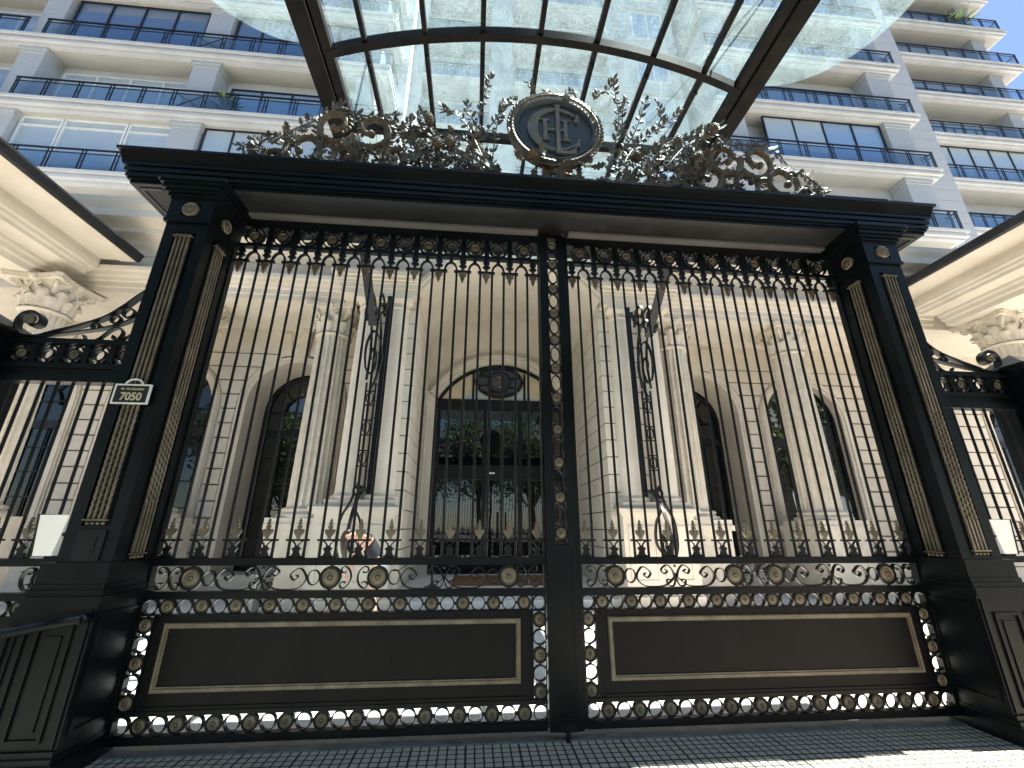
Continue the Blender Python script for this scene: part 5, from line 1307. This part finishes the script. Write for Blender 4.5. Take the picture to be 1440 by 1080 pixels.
skin_obj('hair', [P_(-.46,-.01,1.45), P_(-.53,-.01,1.46), P_(-.585,-.01,1.40), P_(-.58,-.07,1.30), P_(-.56,-.08,1.15), P_(-.55,-.07,1.02)], [(0,1),(1,2),(2,3),(3,4),(4,5)], [.07,.095,.09,.07,.05,.02], 'hair', t)
def fingers(base, d, nm):
    vs_ = [base]; es = []; rs = [.024]; d = V(d).normalized(); s = d.cross(V((0, 1, .2))).normalized(); b0 = V(base)
    for k, l in enumerate((.062, .072, .066, .05)):
        a = b0 + d * .05 + s * (k - 1.5) * .019; b = a + d * l * .55 + V((0, -.006, 0)); c = b + d * l * .4 + V((0, .012, -.012)); i = len(vs_); vs_ += [tuple(a), tuple(b), tuple(c)]; es += [(0, i), (i, i + 1), (i + 1, i + 2)]; rs += [.011, .009, .007]
    a = b0 + s * -.03 + d * .015; b = a + s * -.014 + d * .035; i = len(vs_); vs_ += [tuple(a), tuple(b)]; es += [(0, i), (i, i + 1)]; rs += [.011, .008]
    skin_obj(nm, vs_, es, rs, 'skin', t, 0, 1)
fingers(P_(-.29, -.275, 1.10), (-.5, .2, -.4), 'hand'); fingers(P_(-.50, .135, .77), (-.2, -.1, -1), 'hand')
for yy, xx in ((-.115, .03), (.125, -.06)): part('shoe', MB().sphere((ox + xx, oy + yy, .05), .06, 12, 8, (2.1, .8, .85)), 'sign_white', t)
# face
fc = MB().sphere((ox - .645, oy - .02, 1.345), .016, 8, 6, (1.4, .8, 1)); part('nose', fc, 'skin', t)
ey = MB().sphere((ox - .625, oy - .052, 1.375), .011, 8, 6).sphere((ox - .625, oy + .012, 1.375), .011, 8, 6); part('eyes', ey, 'hair', t)
part('mouth', MB().sphere((ox - .622, oy - .02, 1.312), .012, 8, 5, (.5, 1.8, .5)), 'skin', t)
part('ear', MB().sphere((ox - .53, oy - .115, 1.40), .024, 8, 6, (.8, .4, 1.2)), 'skin', t)

# ------------------------------------------------------------------ street trees behind the camera (seen mirrored in the glass)
def tree_meshes(seed, h, R):
    r = random.Random(seed); tr = MB(); lf = MB()
    tr.tube([(0, 0, 0), (.05, .02, h * .2), (.0, .08, h * .42)], [.30, .22, .18], 10)
    cl = []
    for k in range(9):
        a = 2 * pi * k / 9 + r.uniform(-.3, .3); l = R * r.uniform(.6, 1); z1 = h * r.uniform(.5, .9)
        p0 = (0, .05, h * r.uniform(.28, .42)); p2 = (l * cos(a), l * sin(a), z1); p1 = (p2[0] * .45, p2[1] * .45, (p0[2] + z1) / 2 + .3)
        tr.tube([p0, p1, p2], [.11, .07, .03], 7); cl += [p2, p1, (p2[0] * .7, p2[1] * .7, z1 + .4)]
    cl.append((0, 0, h * .92))
    for c in cl:
        R2 = R * r.uniform(.28, .46)
        for j in range(230):
            d = V((r.gauss(0, 1), r.gauss(0, 1), r.gauss(0, .8))).normalized() * R2 * r.random() ** .45; p = V(c) + d
            leaf(lf, p, (r.uniform(-1, 1), r.uniform(-1, 1), r.uniform(-1, .4)), (r.uniform(-.6, .6), r.uniform(-.6, .6), 1), r.uniform(.22, .36), .17)
    return tr.mesh('trunk', 'trunk'), lf.mesh('crown', 'leaf', False)
TM = [tree_meshes(1, 9.5, 3.6), tree_meshes(2, 11, 4.2)]
TL = ['leafy street tree across the road, farthest left behind the camera', 'leafy street tree across the road, left of the portal axis', 'leafy street tree facing the entrance door across the road', 'leafy street tree across the road, right of the portal axis', 'leafy street tree across the road mirrored in the right windows', 'leafy street tree across the road, farthest right behind the camera', 'near street tree added left behind the camera to shade the pavement', 'near street tree added right behind the camera to shade the pavement', 'near street tree on the pavement, mirrored in the outer right window', 'near street tree on the pavement, mirrored in the outer left window']  # near pair beside the camera added to shade pavement and darken gate reflections
for i, (x, y, k, s) in enumerate(((-17, -17, 0, 1.1), (-8.5, -18, 1, 1.05), (-.2, -16.5, 1, 1.15), (8.0, -18, 0, 1.1), (15.5, -17, 1, 1.15), (24, -18, 1, 1.1), (-5.5, -6.6, 0, .95), (3.2, -6.7, 1, .85), (13.5, -6.6, 1, .9), (-14.5, -6.6, 1, .9))):
    t = thing('street_tree', TL[i], 'tree', (x, y, -.12), 'street trees across the road'); t.scale = (s, s, s); t.rotation_euler = (0, 0, i * 1.3)
    for nm, me in zip(('trunk', 'crown'), TM[k]):
        o = bpy.data.objects.new(nm, me); C.objects.link(o); o.parent = t

GT = [tree_meshes(21, 6.4, .95), tree_meshes(22, 5.6, .9)]
for i, (x, y, l) in enumerate(((8.7, 8.45, 'slim garden tree seen through the left half of the bright right hand window'), (10.1, 8.5, 'slim garden tree seen through the right half of the bright right hand window'))):
    t = thing('garden_tree', l, 'tree', (x, y, 0), 'slim trees behind the right window'); t.scale = (1, .42, 1)
    for nm, me in zip(('trunk', 'crown'), GT[i]):
        o = bpy.data.objects.new(nm, me); C.objects.link(o); o.parent = t
